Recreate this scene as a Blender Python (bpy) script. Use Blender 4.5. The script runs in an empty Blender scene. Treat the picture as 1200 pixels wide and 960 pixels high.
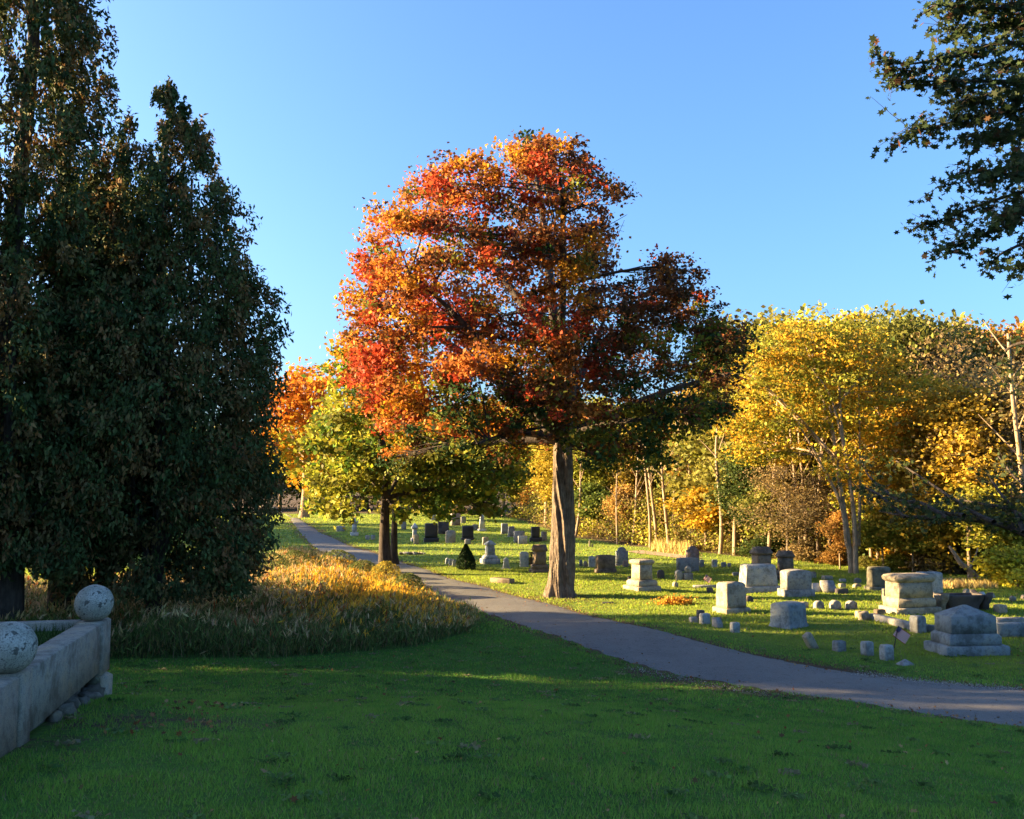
import bpy, math, random
import numpy as np
from mathutils import Vector, Matrix

# ------------------------------------------------------------------ camera, sky, sun, exposure
sc = bpy.context.scene
CAMZ = 3.7
FPX = 1070.0
PITCH = math.atan2(573 - 480, FPX)
cam_d = bpy.data.cameras.new("camera")
cam_d.sensor_width = 36.0
cam_d.lens = FPX / 1200.0 * 36.0
cam_d.clip_start = 0.1
cam_d.clip_end = 3000
cam = bpy.data.objects.new("camera", cam_d)
sc.collection.objects.link(cam)
cam.location = (0, 0, CAMZ)
cam.rotation_euler = (math.pi / 2 + PITCH, 0, 0)
sc.camera = cam

SUN_EL = math.radians(15.0)
SUN_TO = Vector((-0.993, 0.115, 0)).normalized()      # horizontal direction towards the sun
world = bpy.data.worlds.new("World"); sc.world = world; world.use_nodes = True
nt = world.node_tree; nt.nodes.clear()
sky = nt.nodes.new("ShaderNodeTexSky"); sky.sky_type = 'NISHITA'; sky.sun_disc = False
sky.sun_elevation = SUN_EL
sky.sun_rotation = math.atan2(SUN_TO.x, SUN_TO.y)
sky.air_density = 1.0; sky.dust_density = 3.0; sky.ozone_density = 6.0; sky.altitude = 0
bg = nt.nodes.new("ShaderNodeBackground"); bg.inputs[1].default_value = 0.063
wo = nt.nodes.new("ShaderNodeOutputWorld")
nt.links.new(sky.outputs[0], bg.inputs[0]); nt.links.new(bg.outputs[0], wo.inputs[0])
sun_d = bpy.data.lights.new("sun", 'SUN'); sun_d.energy = 4.9; sun_d.angle = math.radians(0.5)
sun_d.color = (1.0, 0.72, 0.36)
sun = bpy.data.objects.new("sun", sun_d); sc.collection.objects.link(sun)
to_sun = Vector((SUN_TO.x * math.cos(SUN_EL), SUN_TO.y * math.cos(SUN_EL), math.sin(SUN_EL)))
sun.rotation_euler = to_sun.to_track_quat('Z', 'Y').to_euler()
sun.location = to_sun * 100
vs = sc.view_settings
vs.view_transform = 'Standard'; vs.look = 'None'; vs.exposure = 2.95; vs.gamma = 1.0; vs.use_curve_mapping = False
sc.cycles.max_bounces = 6; sc.cycles.transparent_max_bounces = 4
sc.cycles.diffuse_bounces = 3; sc.cycles.transmission_bounces = 3
sc.cycles.use_denoising = True

# ------------------------------------------------------------------ helpers
COL = sc.collection
rng = np.random.default_rng(7)
random.seed(7)

def lin(r, g, b):
    f = lambda c: ((c / 255 + 0.055) / 1.055) ** 2.4 if c > 10 else c / 255 / 12.92
    return np.array([f(r), f(g), f(b)])

def mesh(name, V, polys, mat=None, col=None, smooth=False, cols=None):
    """polys: list of int arrays (n,k). col: (nf,3) per face colours."""
    me = bpy.data.meshes.new(name)
    V = np.asarray(V, dtype=np.float32)
    me.vertices.add(len(V)); me.vertices.foreach_set("co", V.ravel())
    idx = np.concatenate([np.asarray(p, dtype=np.int32).ravel() for p in polys])
    sizes = np.concatenate([np.full(len(p), np.asarray(p).shape[1], dtype=np.int32) for p in polys])
    starts = np.concatenate([[0], np.cumsum(sizes)[:-1]]).astype(np.int32)
    me.loops.add(len(idx)); me.loops.foreach_set("vertex_index", idx)
    me.polygons.add(len(sizes)); me.polygons.foreach_set("loop_start", starts)
    if smooth:
        me.polygons.foreach_set("use_smooth", np.ones(len(sizes), dtype=bool))
    me.update(calc_edges=True)
    if col is not None:
        a = me.attributes.new("col", 'FLOAT_COLOR', 'FACE')
        c = np.ones((len(sizes), 4), dtype=np.float32); c[:, :3] = col
        a.data.foreach_set("color", c.ravel())
    if cols is not None:   # per vertex
        a = me.attributes.new("col", 'FLOAT_COLOR', 'POINT')
        c = np.ones((len(V), 4), dtype=np.float32); c[:, :3] = cols
        a.data.foreach_set("color", c.ravel())
    if mat: me.materials.append(mat)
    return me

def obj(name, me, parent=None, loc=(0, 0, 0), rz=0.0, label=None, cat=None, group=None, kind=None):
    o = bpy.data.objects.new(name, me); COL.objects.link(o)
    o.location = loc; o.rotation_euler = (0, 0, rz)
    if parent: o.parent = parent
    if label: o["label"] = label
    if cat: o["category"] = cat
    if group: o["group"] = group
    if kind: o["kind"] = kind
    return o

def dup(root, **kw):
    r = root.copy(); COL.objects.link(r)
    for ch in list(root.children):
        c = ch.copy(); COL.objects.link(c); c.parent = r
        for g in ch.children:
            d = g.copy(); COL.objects.link(d); d.parent = c
    for k, v in kw.items(): r[k] = v
    return r

class MB:
    def __init__(s): s.V = []; s.P = {}; s.n = 0; s.C = {}
    def add(s, V, F, col=None):
        V = np.asarray(V, float)
        for f in F:
            f = np.asarray(f, int)
            if len(f) == 0: continue
            k = f.shape[1]
            s.P.setdefault(k, []).append(f + s.n)
            if col is not None: s.C.setdefault(k, []).append(np.broadcast_to(col, (len(f), 3)))
        s.V.append(V); s.n += len(V)
    def mesh(s, name, mat, smooth=False):
        ks = sorted(s.P)
        polys = [np.concatenate(s.P[k]) for k in ks]
        col = np.concatenate([np.concatenate(s.C[k]) for k in ks]) if s.C else None
        return mesh(name, np.concatenate(s.V), polys, mat, col, smooth)

def tube(mb, pts, rad, k=6, col=None, cap=True):
    pts = np.asarray(pts, float); n = len(pts); rad = np.broadcast_to(rad, (n,))
    t = np.gradient(pts, axis=0); t /= np.linalg.norm(t, axis=1)[:, None] + 1e-9
    up = np.array([0.3, 0.2, 1.0]) if abs(t[0, 2]) < 0.8 else np.array([1.0, 0.1, 0])
    a = np.cross(t, up); a /= np.linalg.norm(a, axis=1)[:, None] + 1e-9
    b = np.cross(t, a)
    th = np.arange(k) * 2 * np.pi / k
    V = pts[:, None] + rad[:, None, None] * (np.cos(th)[None, :, None] * a[:, None] + np.sin(th)[None, :, None] * b[:, None])
    i = np.arange(n - 1)[:, None] * k; j = np.arange(k)[None]; j2 = (j + 1) % k
    Q = np.stack([i + j, i + j2, i + k + j2, i + k + j], -1).reshape(-1, 4)
    F = [Q]
    mb.add(V.reshape(-1, 3), F, col)

def bez(a, b, sag=0.0, n=6, jit=0.0, r=rng):
    a = np.asarray(a, float); b = np.asarray(b, float)
    m = (a + b) / 2 + np.array([0, 0, sag]) + r.normal(0, 1, 3) * jit
    t = np.linspace(0, 1, n)[:, None]
    return (1 - t) ** 2 * a + 2 * t * (1 - t) * m + t * t * b

# smooth value noise (3D), vectorised
_perm = np.random.default_rng(3).random((32, 32, 32))
def vnoise(P, f=1.0):
    P = np.asarray(P, float) * f
    i = np.floor(P).astype(int); u = P - i; u = u * u * (3 - 2 * u)
    r = 0
    for dx in (0, 1):
        for dy in (0, 1):
            for dz in (0, 1):
                w = (u[..., 0] if dx else 1 - u[..., 0]) * (u[..., 1] if dy else 1 - u[..., 1]) * (u[..., 2] if dz else 1 - u[..., 2])
                r = r + w * _perm[(i[..., 0] + dx) % 32, (i[..., 1] + dy) % 32, (i[..., 2] + dz) % 32]
    return r
def vn2(X, Y, f): return vnoise(np.stack([X, Y, np.zeros_like(X) + .37], -1), f)

# ------------------------------------------------------------------ terrain height and picture-to-ground rays
_ys = np.arange(-60, 140, 0.5)
_pz = np.interp(_ys, [-60, 0, 5, 8, 10.5, 14, 18, 22, 140], [2.2, 2.1, 1.85, 1.55, 1.2, .6, .15, 0, 0])
_k = np.exp(-np.linspace(-2, 2, 9) ** 2); _k /= _k.sum()
_pz = np.convolve(np.pad(_pz, 4, mode='edge'), _k, mode='valid')
def sm(x, a, b):
    t = np.clip((x - a) / (b - a), 0, 1); return t * t * (3 - 2 * t)
def zat(X, Y):
    X = np.asarray(X, float); Y = np.asarray(Y, float)
    s = Y + 0.5 * np.logaddexp(0, X * 2) / 2
    z = np.interp(s, _ys, _pz)
    z = z + 1.0 * sm(Y, 50, 88) * sm(-X, -18, 2)
    z = z + 0.04 * (np.sin(X * .9 + 1.3) * np.sin(Y * .7) + .6 * np.sin(X * .37 - Y * .5)) * sm(Y, 3, 12)
    z = z + .22 * np.exp(-((X + 4.6) ** 2 + (Y - 10.1) ** 2) / 2.6)
    return z
CP, SP = math.cos(PITCH), math.sin(PITCH)
def ray(px, py):
    px = np.asarray(px, float); py = np.asarray(py, float)
    u = (px - 600) / FPX; v = -(py - 480) / FPX
    return np.stack([u, CP - v * SP, SP + v * CP], -1)
def gp(px, py, tmax=400):
    d = ray(px, py); shp = d.shape[:-1]; d = d.reshape(-1, 3)
    t = np.geomspace(2, tmax, 500)
    P = d[:, None] * t[None, :, None]
    below = P[..., 2] + CAMZ < zat(P[..., 0], P[..., 1])
    i = np.argmax(below, axis=1); i = np.where(below.any(1), np.maximum(i, 1), len(t) - 1)
    lo, hi = t[i - 1], t[i]
    for _ in range(20):
        m = (lo + hi) / 2; p = d * m[:, None]
        b = p[:, 2] + CAMZ < zat(p[:, 0], p[:, 1])
        hi = np.where(b, m, hi); lo = np.where(b, lo, m)
    p = d * hi[:, None]; p[:, 2] += CAMZ
    return p.reshape(shp + (3,))
def pp(px, py, Y):
    d = ray(px, py); p = d * (Y / d[..., 1])[..., None] if d.ndim > 1 else d * (Y / d[1])
    p = np.array(p); p[..., 2] += CAMZ
    return p
def proj(P):
    X, Y, Z = P[..., 0], P[..., 1], P[..., 2] - CAMZ
    dep = Y * CP + Z * SP; v = -Y * SP + Z * CP
    return 600 + FPX * X / dep, 480 - FPX * v / dep
def inpoly(px, py, poly):
    poly = np.array(poly, float); c = np.zeros(px.shape, bool); j = len(poly) - 1
    for i in range(len(poly)):
        xi, yi = poly[i]; xj, yj = poly[j]
        c ^= ((yi > py) != (yj > py)) & (px < (xj - xi) * (py - yi) / (yj - yi + 1e-9) + xi)
        j = i
    return c

# ------------------------------------------------------------------ materials
class NT:
    def __init__(s, name):
        s.m = bpy.data.materials.new(name); s.m.use_nodes = True; s.t = s.m.node_tree; s.t.nodes.clear()
    def n(s, typ, **kw):
        nd = s.t.nodes.new(typ)
        for k, v in kw.items():
            if k in nd.inputs.keys() if isinstance(k, str) else False: nd.inputs[k].default_value = v
            else: setattr(nd, k, v)
        return nd
    def l(s, a, b): s.t.links.new(a, b)
    def noise(s, scale, detail=4, rough=.6, coord=None, vec=None):
        nd = s.t.nodes.new("ShaderNodeTexNoise"); nd.inputs["Scale"].default_value = scale
        nd.inputs["Detail"].default_value = detail; nd.inputs["Roughness"].default_value = rough
        if vec is not None: s.l(vec, nd.inputs["Vector"])
        return nd
    def ramp(s, src, stops):
        r = s.t.nodes.new("ShaderNodeValToRGB"); e = r.color_ramp.elements
        while len(e) < len(stops): e.new(0.5)
        for el, (p, c) in zip(e, stops):
            el.position = p; el.color = (*c, 1) if not np.isscalar(c) else (c, c, c, 1)
        s.l(src, r.inputs[0]); return r
    def mix(s, fac, a, b, mode='MIX'):
        m = s.t.nodes.new("ShaderNodeMix"); m.data_type = 'RGBA'; m.blend_type = mode
        for sock, v in ((m.inputs[0], fac), (m.inputs[6], a), (m.inputs[7], b)):
            if hasattr(v, "links"): s.l(v, sock)
            elif np.isscalar(v): sock.default_value = v
            else: sock.default_value = (*v, 1)
        return m.outputs[2]
    def bump(s, h, strength, dist):
        b = s.t.nodes.new("ShaderNodeBump"); b.inputs["Strength"].default_value = strength
        b.inputs["Distance"].default_value = dist; s.l(h, b.inputs["Height"]); return b.outputs[0]
    def out(s, col, rough=.9, normal=None, spec=.3, trans=0.0, metal=0):
        p = s.t.nodes.new("ShaderNodeBsdfPrincipled"); p.inputs["Roughness"].default_value = rough
        p.inputs["Specular IOR Level"].default_value = spec; p.inputs["Metallic"].default_value = metal
        if hasattr(col, "links"): s.l(col, p.inputs["Base Color"])
        else: p.inputs["Base Color"].default_value = (*col, 1)
        if normal is not None: s.l(normal, p.inputs["Normal"])
        o = s.t.nodes.new("ShaderNodeOutputMaterial"); sh = p.outputs[0]
        if trans > 0:
            tr = s.t.nodes.new("ShaderNodeBsdfTranslucent")
            if hasattr(col, "links"): s.l(col, tr.inputs[0])
            else: tr.inputs[0].default_value = (*col, 1)
            mx = s.t.nodes.new("ShaderNodeMixShader"); mx.inputs[0].default_value = trans
            s.l(p.outputs[0], mx.inputs[1]); s.l(tr.outputs[0], mx.inputs[2]); sh = mx.outputs[0]
        s.l(sh, o.inputs[0]); return s.m

def foliage_mat(name, trans=.38, rough=.6, spec=.12):
    t = NT(name); a = t.n("ShaderNodeAttribute", attribute_name="col")
    oi = t.n("ShaderNodeObjectInfo")
    return t.out(t.mix(1.0, a.outputs["Color"], oi.outputs["Color"], 'MULTIPLY'), rough, None, spec, trans)
M_leaf = foliage_mat("leaf")
M_needle = foliage_mat("cedar_spray", .12, .7, .1)
M_grass = foliage_mat("grass_blade", .5, .7, .08)
M_dry = foliage_mat("dry_plant", .3, .8, .1)

def bark_mat(name, c1, c2, c3, sx=6, bump=1.0):
    t = NT(name); tc = t.n("ShaderNodeTexCoord"); mp = t.n("ShaderNodeMapping")
    mp.inputs["Scale"].default_value = (sx, sx, sx * .18); t.l(tc.outputs["Object"], mp.inputs[0])
    n1 = t.noise(1.6, 6, .65, vec=mp.outputs[0]); n2 = t.noise(5, 4, .6, vec=tc.outputs["Object"])
    r = t.ramp(n1.outputs[0], [(.3, c1), (.5, c2), (.72, c3)])
    c = t.mix(.3, r.outputs[0], t.ramp(n2.outputs[0], [(.35, c1), (.7, c3)]).outputs[0])
    return t.out(c, .95, t.bump(n1.outputs[0], bump, .06), .1)
M_bark = bark_mat("maple_bark", (.04, .03, .023), (.125, .095, .07), (.25, .195, .145), sx=9, bump=1.0)
M_barkd = bark_mat("dark_bark", (.02, .016, .013), (.055, .042, .034), (.10, .08, .065))
M_barkp = bark_mat("pale_bark", (.12, .08, .05), (.28, .20, .13), (.40, .30, .20))

def stone_mat(name, base, dark=.6, speck=.5, warm=(1.0, .9, .75), rough=.85, sc_=1.0):
    base = np.array(base) * .78
    t = NT(name); tc = t.n("ShaderNodeTexCoord"); oi = t.n("ShaderNodeObjectInfo")
    ad = t.n("ShaderNodeVectorMath", operation='ADD'); t.l(tc.outputs["Object"], ad.inputs[0]); 
    mu = t.n("ShaderNodeVectorMath", operation='SCALE'); t.l(oi.outputs["Location"], mu.inputs[0]); mu.inputs["Scale"].default_value = 1.7
    t.l(mu.outputs[0], ad.inputs[1])
    v = ad.outputs[0]
    big = t.noise(2.3 * sc_, 5, .65, vec=v); fine = t.noise(90, 3, .8, vec=v); mid = t.noise(9 * sc_, 5, .7, vec=v)
    c = t.ramp(big.outputs[0], [(.36, tuple(base * .5 * np.array([1, .95, .88]))), (.5, tuple(base)), (.64, tuple(np.minimum(base * 1.22 * np.array(warm), 1)))]).outputs[0]
    c = t.mix(t.ramp(mid.outputs[0], [(.50, 0.0), (.62, dark)]).outputs[0], c, tuple(base * .38 * np.array([1, .97, .85])))
    c = t.mix(t.ramp(fine.outputs[0], [(.5, 0.0), (.62, speck)]).outputs[0], c, tuple(base * .35))
    ad2 = t.n("ShaderNodeMath", operation='ADD'); t.l(mid.outputs[0], ad2.inputs[0]); t.l(fine.outputs[0], ad2.inputs[1])
    return t.out(c, rough, t.bump(ad2.outputs[0], .6, .02), .3)
S = dict(
    cream=stone_mat("cream_granite", (.40, .34, .25)),
    gray=stone_mat("grey_granite", (.34, .33, .31)),
    lgray=stone_mat("pale_granite", (.42, .42, .40)),
    blue=stone_mat("blue_grey_granite", (.27, .30, .31)),
    dark=stone_mat("dark_granite", (.10, .085, .08), .2, .2),
    black=stone_mat("black_granite", (.04, .038, .04), .1, .2, rough=.5),
    brown=stone_mat("brown_granite", (.24, .18, .13)),
    olive=stone_mat("mossy_granite", (.20, .185, .13), .5),
    white=stone_mat("white_marble", (.55, .56, .54), .4, .1),
    pink=stone_mat("pink_granite", (.34, .26, .23)),
)
# ------------------------------------------------------------------ road edges (from ground points)
RL = [(338, 606.5), (346, 618), (363, 637), (384, 650), (430, 667), (480, 687), (530, 708), (575, 722), (640, 743), (733, 776), (908, 811), (1083, 835), (1200, 853), (1400, 880), (1700, 915)]
RR = [(344, 606.5), (370, 620), (405, 637), (440, 648), (480, 662), (530, 678), (590, 694), (650, 709), (720, 727), (804, 746), (908, 771), (996, 787), (1200, 807), (1400, 826), (1700, 850)]
def cat_rom(P, n):
    P = np.array(P); P = np.vstack([2 * P[0] - P[1], P, 2 * P[-1] - P[-2]]); out = []
    for i in range(1, len(P) - 2):
        t = np.linspace(0, 1, n, endpoint=False)[:, None]
        a, b, c, d = P[i - 1:i + 3]
        out.append(.5 * (2 * b + (c - a) * t + (2 * a - 5 * b + 4 * c - d) * t ** 2 + (3 * b - a - 3 * c + d) * t ** 3))
    out.append(P[-2][None]); return np.vstack(out)
gl = gp(*np.array(RL).T)[:, :2]; gr = gp(*np.array(RR).T)[:, :2]
# carry the road on beyond the crest
gl = np.vstack([[gl[0] + (gl[0] - gl[1]) * 3], gl]); gr = np.vstack([[gr[0] + (gr[0] - gr[1]) * 3], gr])
CL = cat_rom(gl, 14); CR = cat_rom(gr, 14)
def road_dist(X, Y):
    """signed: <0 inside the road"""
    mid = (CL + CR) / 2; hw = np.linalg.norm(CL - CR, axis=1) / 2
    tang = np.gradient(mid, axis=0); tang /= np.linalg.norm(tang, axis=1)[:, None]
    nrm = np.stack([-tang[:, 1], tang[:, 0]], 1)
    hwp = np.abs(((CL - CR) * nrm).sum(1)) / 2
    P = np.stack([X, Y], -1).reshape(-1, 2); best = np.full(len(P), 1e9); 
    for s in range(0, len(P), 20000):
        d = np.linalg.norm(P[s:s + 20000, None] - mid[None], axis=2) - hwp[None]
        best[s:s + 20000] = d.min(1)
    return best.reshape(np.shape(X))

# ------------------------------------------------------------------ ground sheet
def axis(lo, hi, step, far):
    a = np.arange(lo, hi + step / 2, step)
    out = []; x = hi; s = step
    while x < far: s *= 1.18; x += s; out.append(x)
    return a, np.array(out)
ax, axo = axis(-26, 26, .4, 700); xs = np.concatenate([-axo[::-1], ax, axo])
ay, ayo = axis(3, 56, .4, 900)
yneg = 3 - (axis(3, 3, .4, 200)[1] - 3)
ysg = np.concatenate([yneg[::-1], ay, ayo])
GX, GY = np.meshgrid(xs, ysg)
GZ = zat(GX, GY)
rd = road_dist(GX, GY)
GZ = GZ - 0.05 * (rd < -.35)
dirt = np.exp(-np.maximum(rd - .1, 0) / .22)
treepts = [gp(655, 700), gp(450, 672), gp(65, 724), gp(5, 722), gp(200, 705)]
for tp in treepts[:2]:
    dirt = np.maximum(dirt, .95 * np.exp(-(np.hypot(GX - tp[0], GY - tp[1]) / 1.3) ** 2))
for tp in treepts[2:]:
    dirt = np.maximum(dirt, .95 * np.exp(-(np.hypot(GX - tp[0], GY - tp[1]) / 3.2) ** 4))
# leaf litter and bare earth under the woods
wood_edge = lambda X: np.interp(X, [-60, -2, 4, 12, 16, 21, 60], [104, 98, 66, 52, 46, 38, 36])
dirt = np.maximum(dirt, sm(GY - wood_edge(GX), -2.0, 1.5))
WORN = gp(np.array([150., 105, 60, 190, 235, 280]), np.array([838., 850, 872, 842, 846, 852]))
for q in WORN: dirt = np.maximum(dirt, .5 * np.exp(-(np.hypot(GX - q[0], GY - q[1]) / .8) ** 2))
dp = gp(np.array([760., 800, 850, 905]), np.array([789., 797, 807, 815]))
for q in dp: dirt = np.maximum(dirt, .8 * np.exp(-(np.hypot((GX - q[0]), GY - q[1]) / .7) ** 2))
ni, nj = GX.shape
I = (np.arange(ni - 1)[:, None] * nj + np.arange(nj - 1)[None]).ravel()
Q = np.stack([I, I + 1, I + nj + 1, I + nj], 1)
t = NT("lawn"); at_ = t.n("ShaderNodeAttribute", attribute_name="col"); tc = t.n("ShaderNodeTexCoord")
n1 = t.noise(.35, 4, .6, vec=tc.outputs["Object"]); n2 = t.noise(14, 5, .75, vec=tc.outputs["Object"]); n3 = t.noise(2.2, 4, .7, vec=tc.outputs["Object"])
n4 = t.noise(60, 3, .8, vec=tc.outputs["Object"])
c = t.ramp(n1.outputs[0], [(.38, (.06, .14, .025)), (.58, (.11, .21, .035))]).outputs[0]
c = t.mix(t.ramp(n3.outputs[0], [(.45, 0.0), (.7, .55)]).outputs[0], c, (.11, .15, .035))
c = t.mix(t.ramp(n2.outputs[0], [(.42, .45), (.6, 0.0)]).outputs[0], c, (.028, .06, .014))
ea = t.ramp(n2.outputs[0], [(.3, (.045, .03, .018)), (.55, (.11, .075, .045)), (.7, (.18, .13, .08))]).outputs[0]
sep = t.n("ShaderNodeSeparateColor"); t.l(at_.outputs["Color"], sep.inputs[0])
ms = t.n("ShaderNodeMath", operation='ADD'); t.l(sep.outputs[0], ms.inputs[0]); t.l(n3.outputs[0], ms.inputs[1])
c = t.mix(t.ramp(ms.outputs[0], [(.82, 0.0), (1.12, 1.0)]).outputs[0], c, ea)
hb = t.n("ShaderNodeMath", operation='ADD'); t.l(n2.outputs[0], hb.inputs[0]); t.l(n4.outputs[0], hb.inputs[1])
gx = t.n("ShaderNodeSeparateColor"); t.l(at_.outputs["Color"], gx.inputs[0])
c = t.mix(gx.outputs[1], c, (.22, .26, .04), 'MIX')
M_lawn = t.out(c, .95, t.bump(hb.outputs[0], .9, .05), .1)
sun_tint = sm(GY - np.interp(GX, [-30, -6, 2, 8, 14, 40], [40, 34, 27, 20, 16, 14]), -2, 3) * (1 - dirt) * .7 * (.55 + .6 * vn2(GX, GY, .5))   # sunlight painted into the lawn colour across the lane: brighter, yellower
cc = np.stack([dirt, sun_tint, dirt], -1).reshape(-1, 3)
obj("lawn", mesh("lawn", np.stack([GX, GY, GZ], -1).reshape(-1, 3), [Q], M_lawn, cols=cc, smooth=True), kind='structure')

# ------------------------------------------------------------------ asphalt lane
t = NT("asphalt"); tc = t.n("ShaderNodeTexCoord")
n1 = t.noise(.8, 5, .6, vec=tc.outputs["Object"]); n2 = t.noise(120, 3, .8, vec=tc.outputs["Object"]); n3 = t.noise(9, 6, .7, vec=tc.outputs["Object"])
c = t.ramp(n1.outputs[0], [(.3, (.076, .071, .064)), (.7, (.122, .114, .102))]).outputs[0]
c = t.mix(t.ramp(n2.outputs[0], [(.45, 0.0), (.65, .6)]).outputs[0], c, (.26, .25, .23))
c = t.mix(t.ramp(n3.outputs[0], [(.56, 0.0), (.66, .7)]).outputs[0], c, (.035, .034, .033))
vo = t.n("ShaderNodeTexVoronoi", feature='DISTANCE_TO_EDGE'); vo.inputs["Scale"].default_value = .45
dv = t.n("ShaderNodeMix", data_type='VECTOR'); dv.inputs[0].default_value = .12
t.l(tc.outputs["Object"], dv.inputs[4]); nn = t.noise(2.5, 3, vec=tc.outputs["Object"]); t.l(nn.outputs["Color"], dv.inputs[5]); t.l(dv.outputs[1], vo.inputs["Vector"])
c = t.mix(t.ramp(vo.outputs["Distance"], [(.0, .35), (.004, 0.0)]).outputs[0], c, (.03, .028, .026))
M_asph = t.out(c, .85, t.bump(n2.outputs[0], .5, .01), .3)
K = 11; n = len(CL); w = np.linspace(0, 1, K)
jl = (vn2(CL[:, 0], CL[:, 1], 1.3) - .5) * .22 + (vn2(CL[:, 0], CL[:, 1], 4.) - .5) * .12
fac = np.linspace(0, 1, 4 * n - 3)
def resamp(C): return np.stack([np.interp(fac, np.linspace(0, 1, n), C[:, k]) for k in (0, 1)], 1)
CL4, CR4 = resamp(CL), resamp(CR)
L = np.linalg.norm(CR4 - CL4, axis=1)[:, None]; nd = (CR4 - CL4) / L
e1 = ((vn2(CL4[:, 0], CL4[:, 1], 1.1) - .5) * .25 + (vn2(CL4[:, 0], CL4[:, 1], 5.) - .5) * .16)[:, None]
e2 = ((vn2(CR4[:, 0], CR4[:, 1], 1.1) - .5) * .25 + (vn2(CR4[:, 0], CR4[:, 1], 5.) - .5) * .16)[:, None]
A_, B_ = CL4 + nd * e1, CR4 + nd * e2
R = A_[:, None] * (1 - w)[None, :, None] + B_[:, None] * w[None, :, None]
rz = zat(R[..., 0], R[..., 1]) + .012 + .03 * np.sin(w * np.pi)[None]
rz[:, 0] -= .03; rz[:, -1] -= .03
V = np.concatenate([R, rz[..., None]], -1).reshape(-1, 3); m = len(A_)
I = (np.arange(m - 1)[:, None] * K + np.arange(K - 1)[None]).ravel()
obj("road", mesh("road", V, [np.stack([I, I + K, I + K + 1, I + 1], 1)], M_asph, smooth=True), kind='structure')

# ------------------------------------------------------------------ leaf and blade scattering
QUAD = np.array([[0, 0, 0], [.42, .45, .10], [0, 1, 0], [-.42, .45, .10]]) - [0, .5, 0]
MAPLE = np.array([[0, -.5, 0], [.16, -.22, .02], [.5, -.22, .06], [.3, .0, .03], [.48, .28, .08], [.14, .2, .02], [0, .55, .0], [-.14, .2, .02], [-.48, .28, .08], [-.3, 0, .03], [-.5, -.22, .06], [-.16, -.22, .02]])
NARROW = np.array([[0, 0, 0], [.16, .35, .03], [0, 1, 0], [-.16, .35, .03]]) - [0, .3, 0]
def scatter(P, size, col, shape=QUAD, up=.6, droop=None, r=rng, axis_dir=None):
    N = len(P); nrm = r.normal(0, 1, (N, 3)); nrm[:, 2] = np.abs(nrm[:, 2]) * .8 + up
    if axis_dir is None:
        tg = r.normal(0, 1, (N, 3))
        if droop: tg[:, 2] -= droop
    else: tg = axis_dir + r.normal(0, .35, (N, 3))
    tg /= np.linalg.norm(tg, axis=1)[:, None]
    a = np.cross(tg, nrm); a /= np.linalg.norm(a, axis=1)[:, None] + 1e-9
    b = tg; c_ = np.cross(a, b)
    sz = np.broadcast_to(size, (N,))[:, None, None]
    V = P[:, None] + sz * (shape[None, :, :1] * a[:, None] + shape[None, :, 1:2] * b[:, None] + shape[None, :, 2:] * c_[:, None])
    k = len(shape); F = np.arange(N * k).reshape(N, k)
    return V.reshape(-1, 3), F, col
def leaf_mesh(name, P, size, col, mat=None, **kw):
    V, F, c_ = scatter(P, size, col, **kw)
    return mesh(name, V, [F], mat or M_leaf, col=c_)

def jitter_col(C, r=rng, s=.22):
    return np.clip(C * (1 + r.normal(0, s, (len(C), 1))) * (1 + r.normal(0, s * .3, (len(C), 3))), .004, .95)

def clusters(lobes, dens, r, shell=.45):
    """cluster centres in a set of lobes (x,y,z,rad[,flat])"""
    out = []
    for lb in lobes:
        x, y, z, R = lb[:4]; fl = lb[4] if len(lb) > 4 else .85
        n = max(3, int(dens * R * R))
        d = r.normal(0, 1, (n, 3)); d /= np.linalg.norm(d, axis=1)[:, None]
        rr = R * (shell + (1.08 - shell) * r.random(n) ** .6)
        p = d * rr[:, None]; p[:, 2] *= fl
        out.append(p + [x, y, z])
    return out

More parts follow.
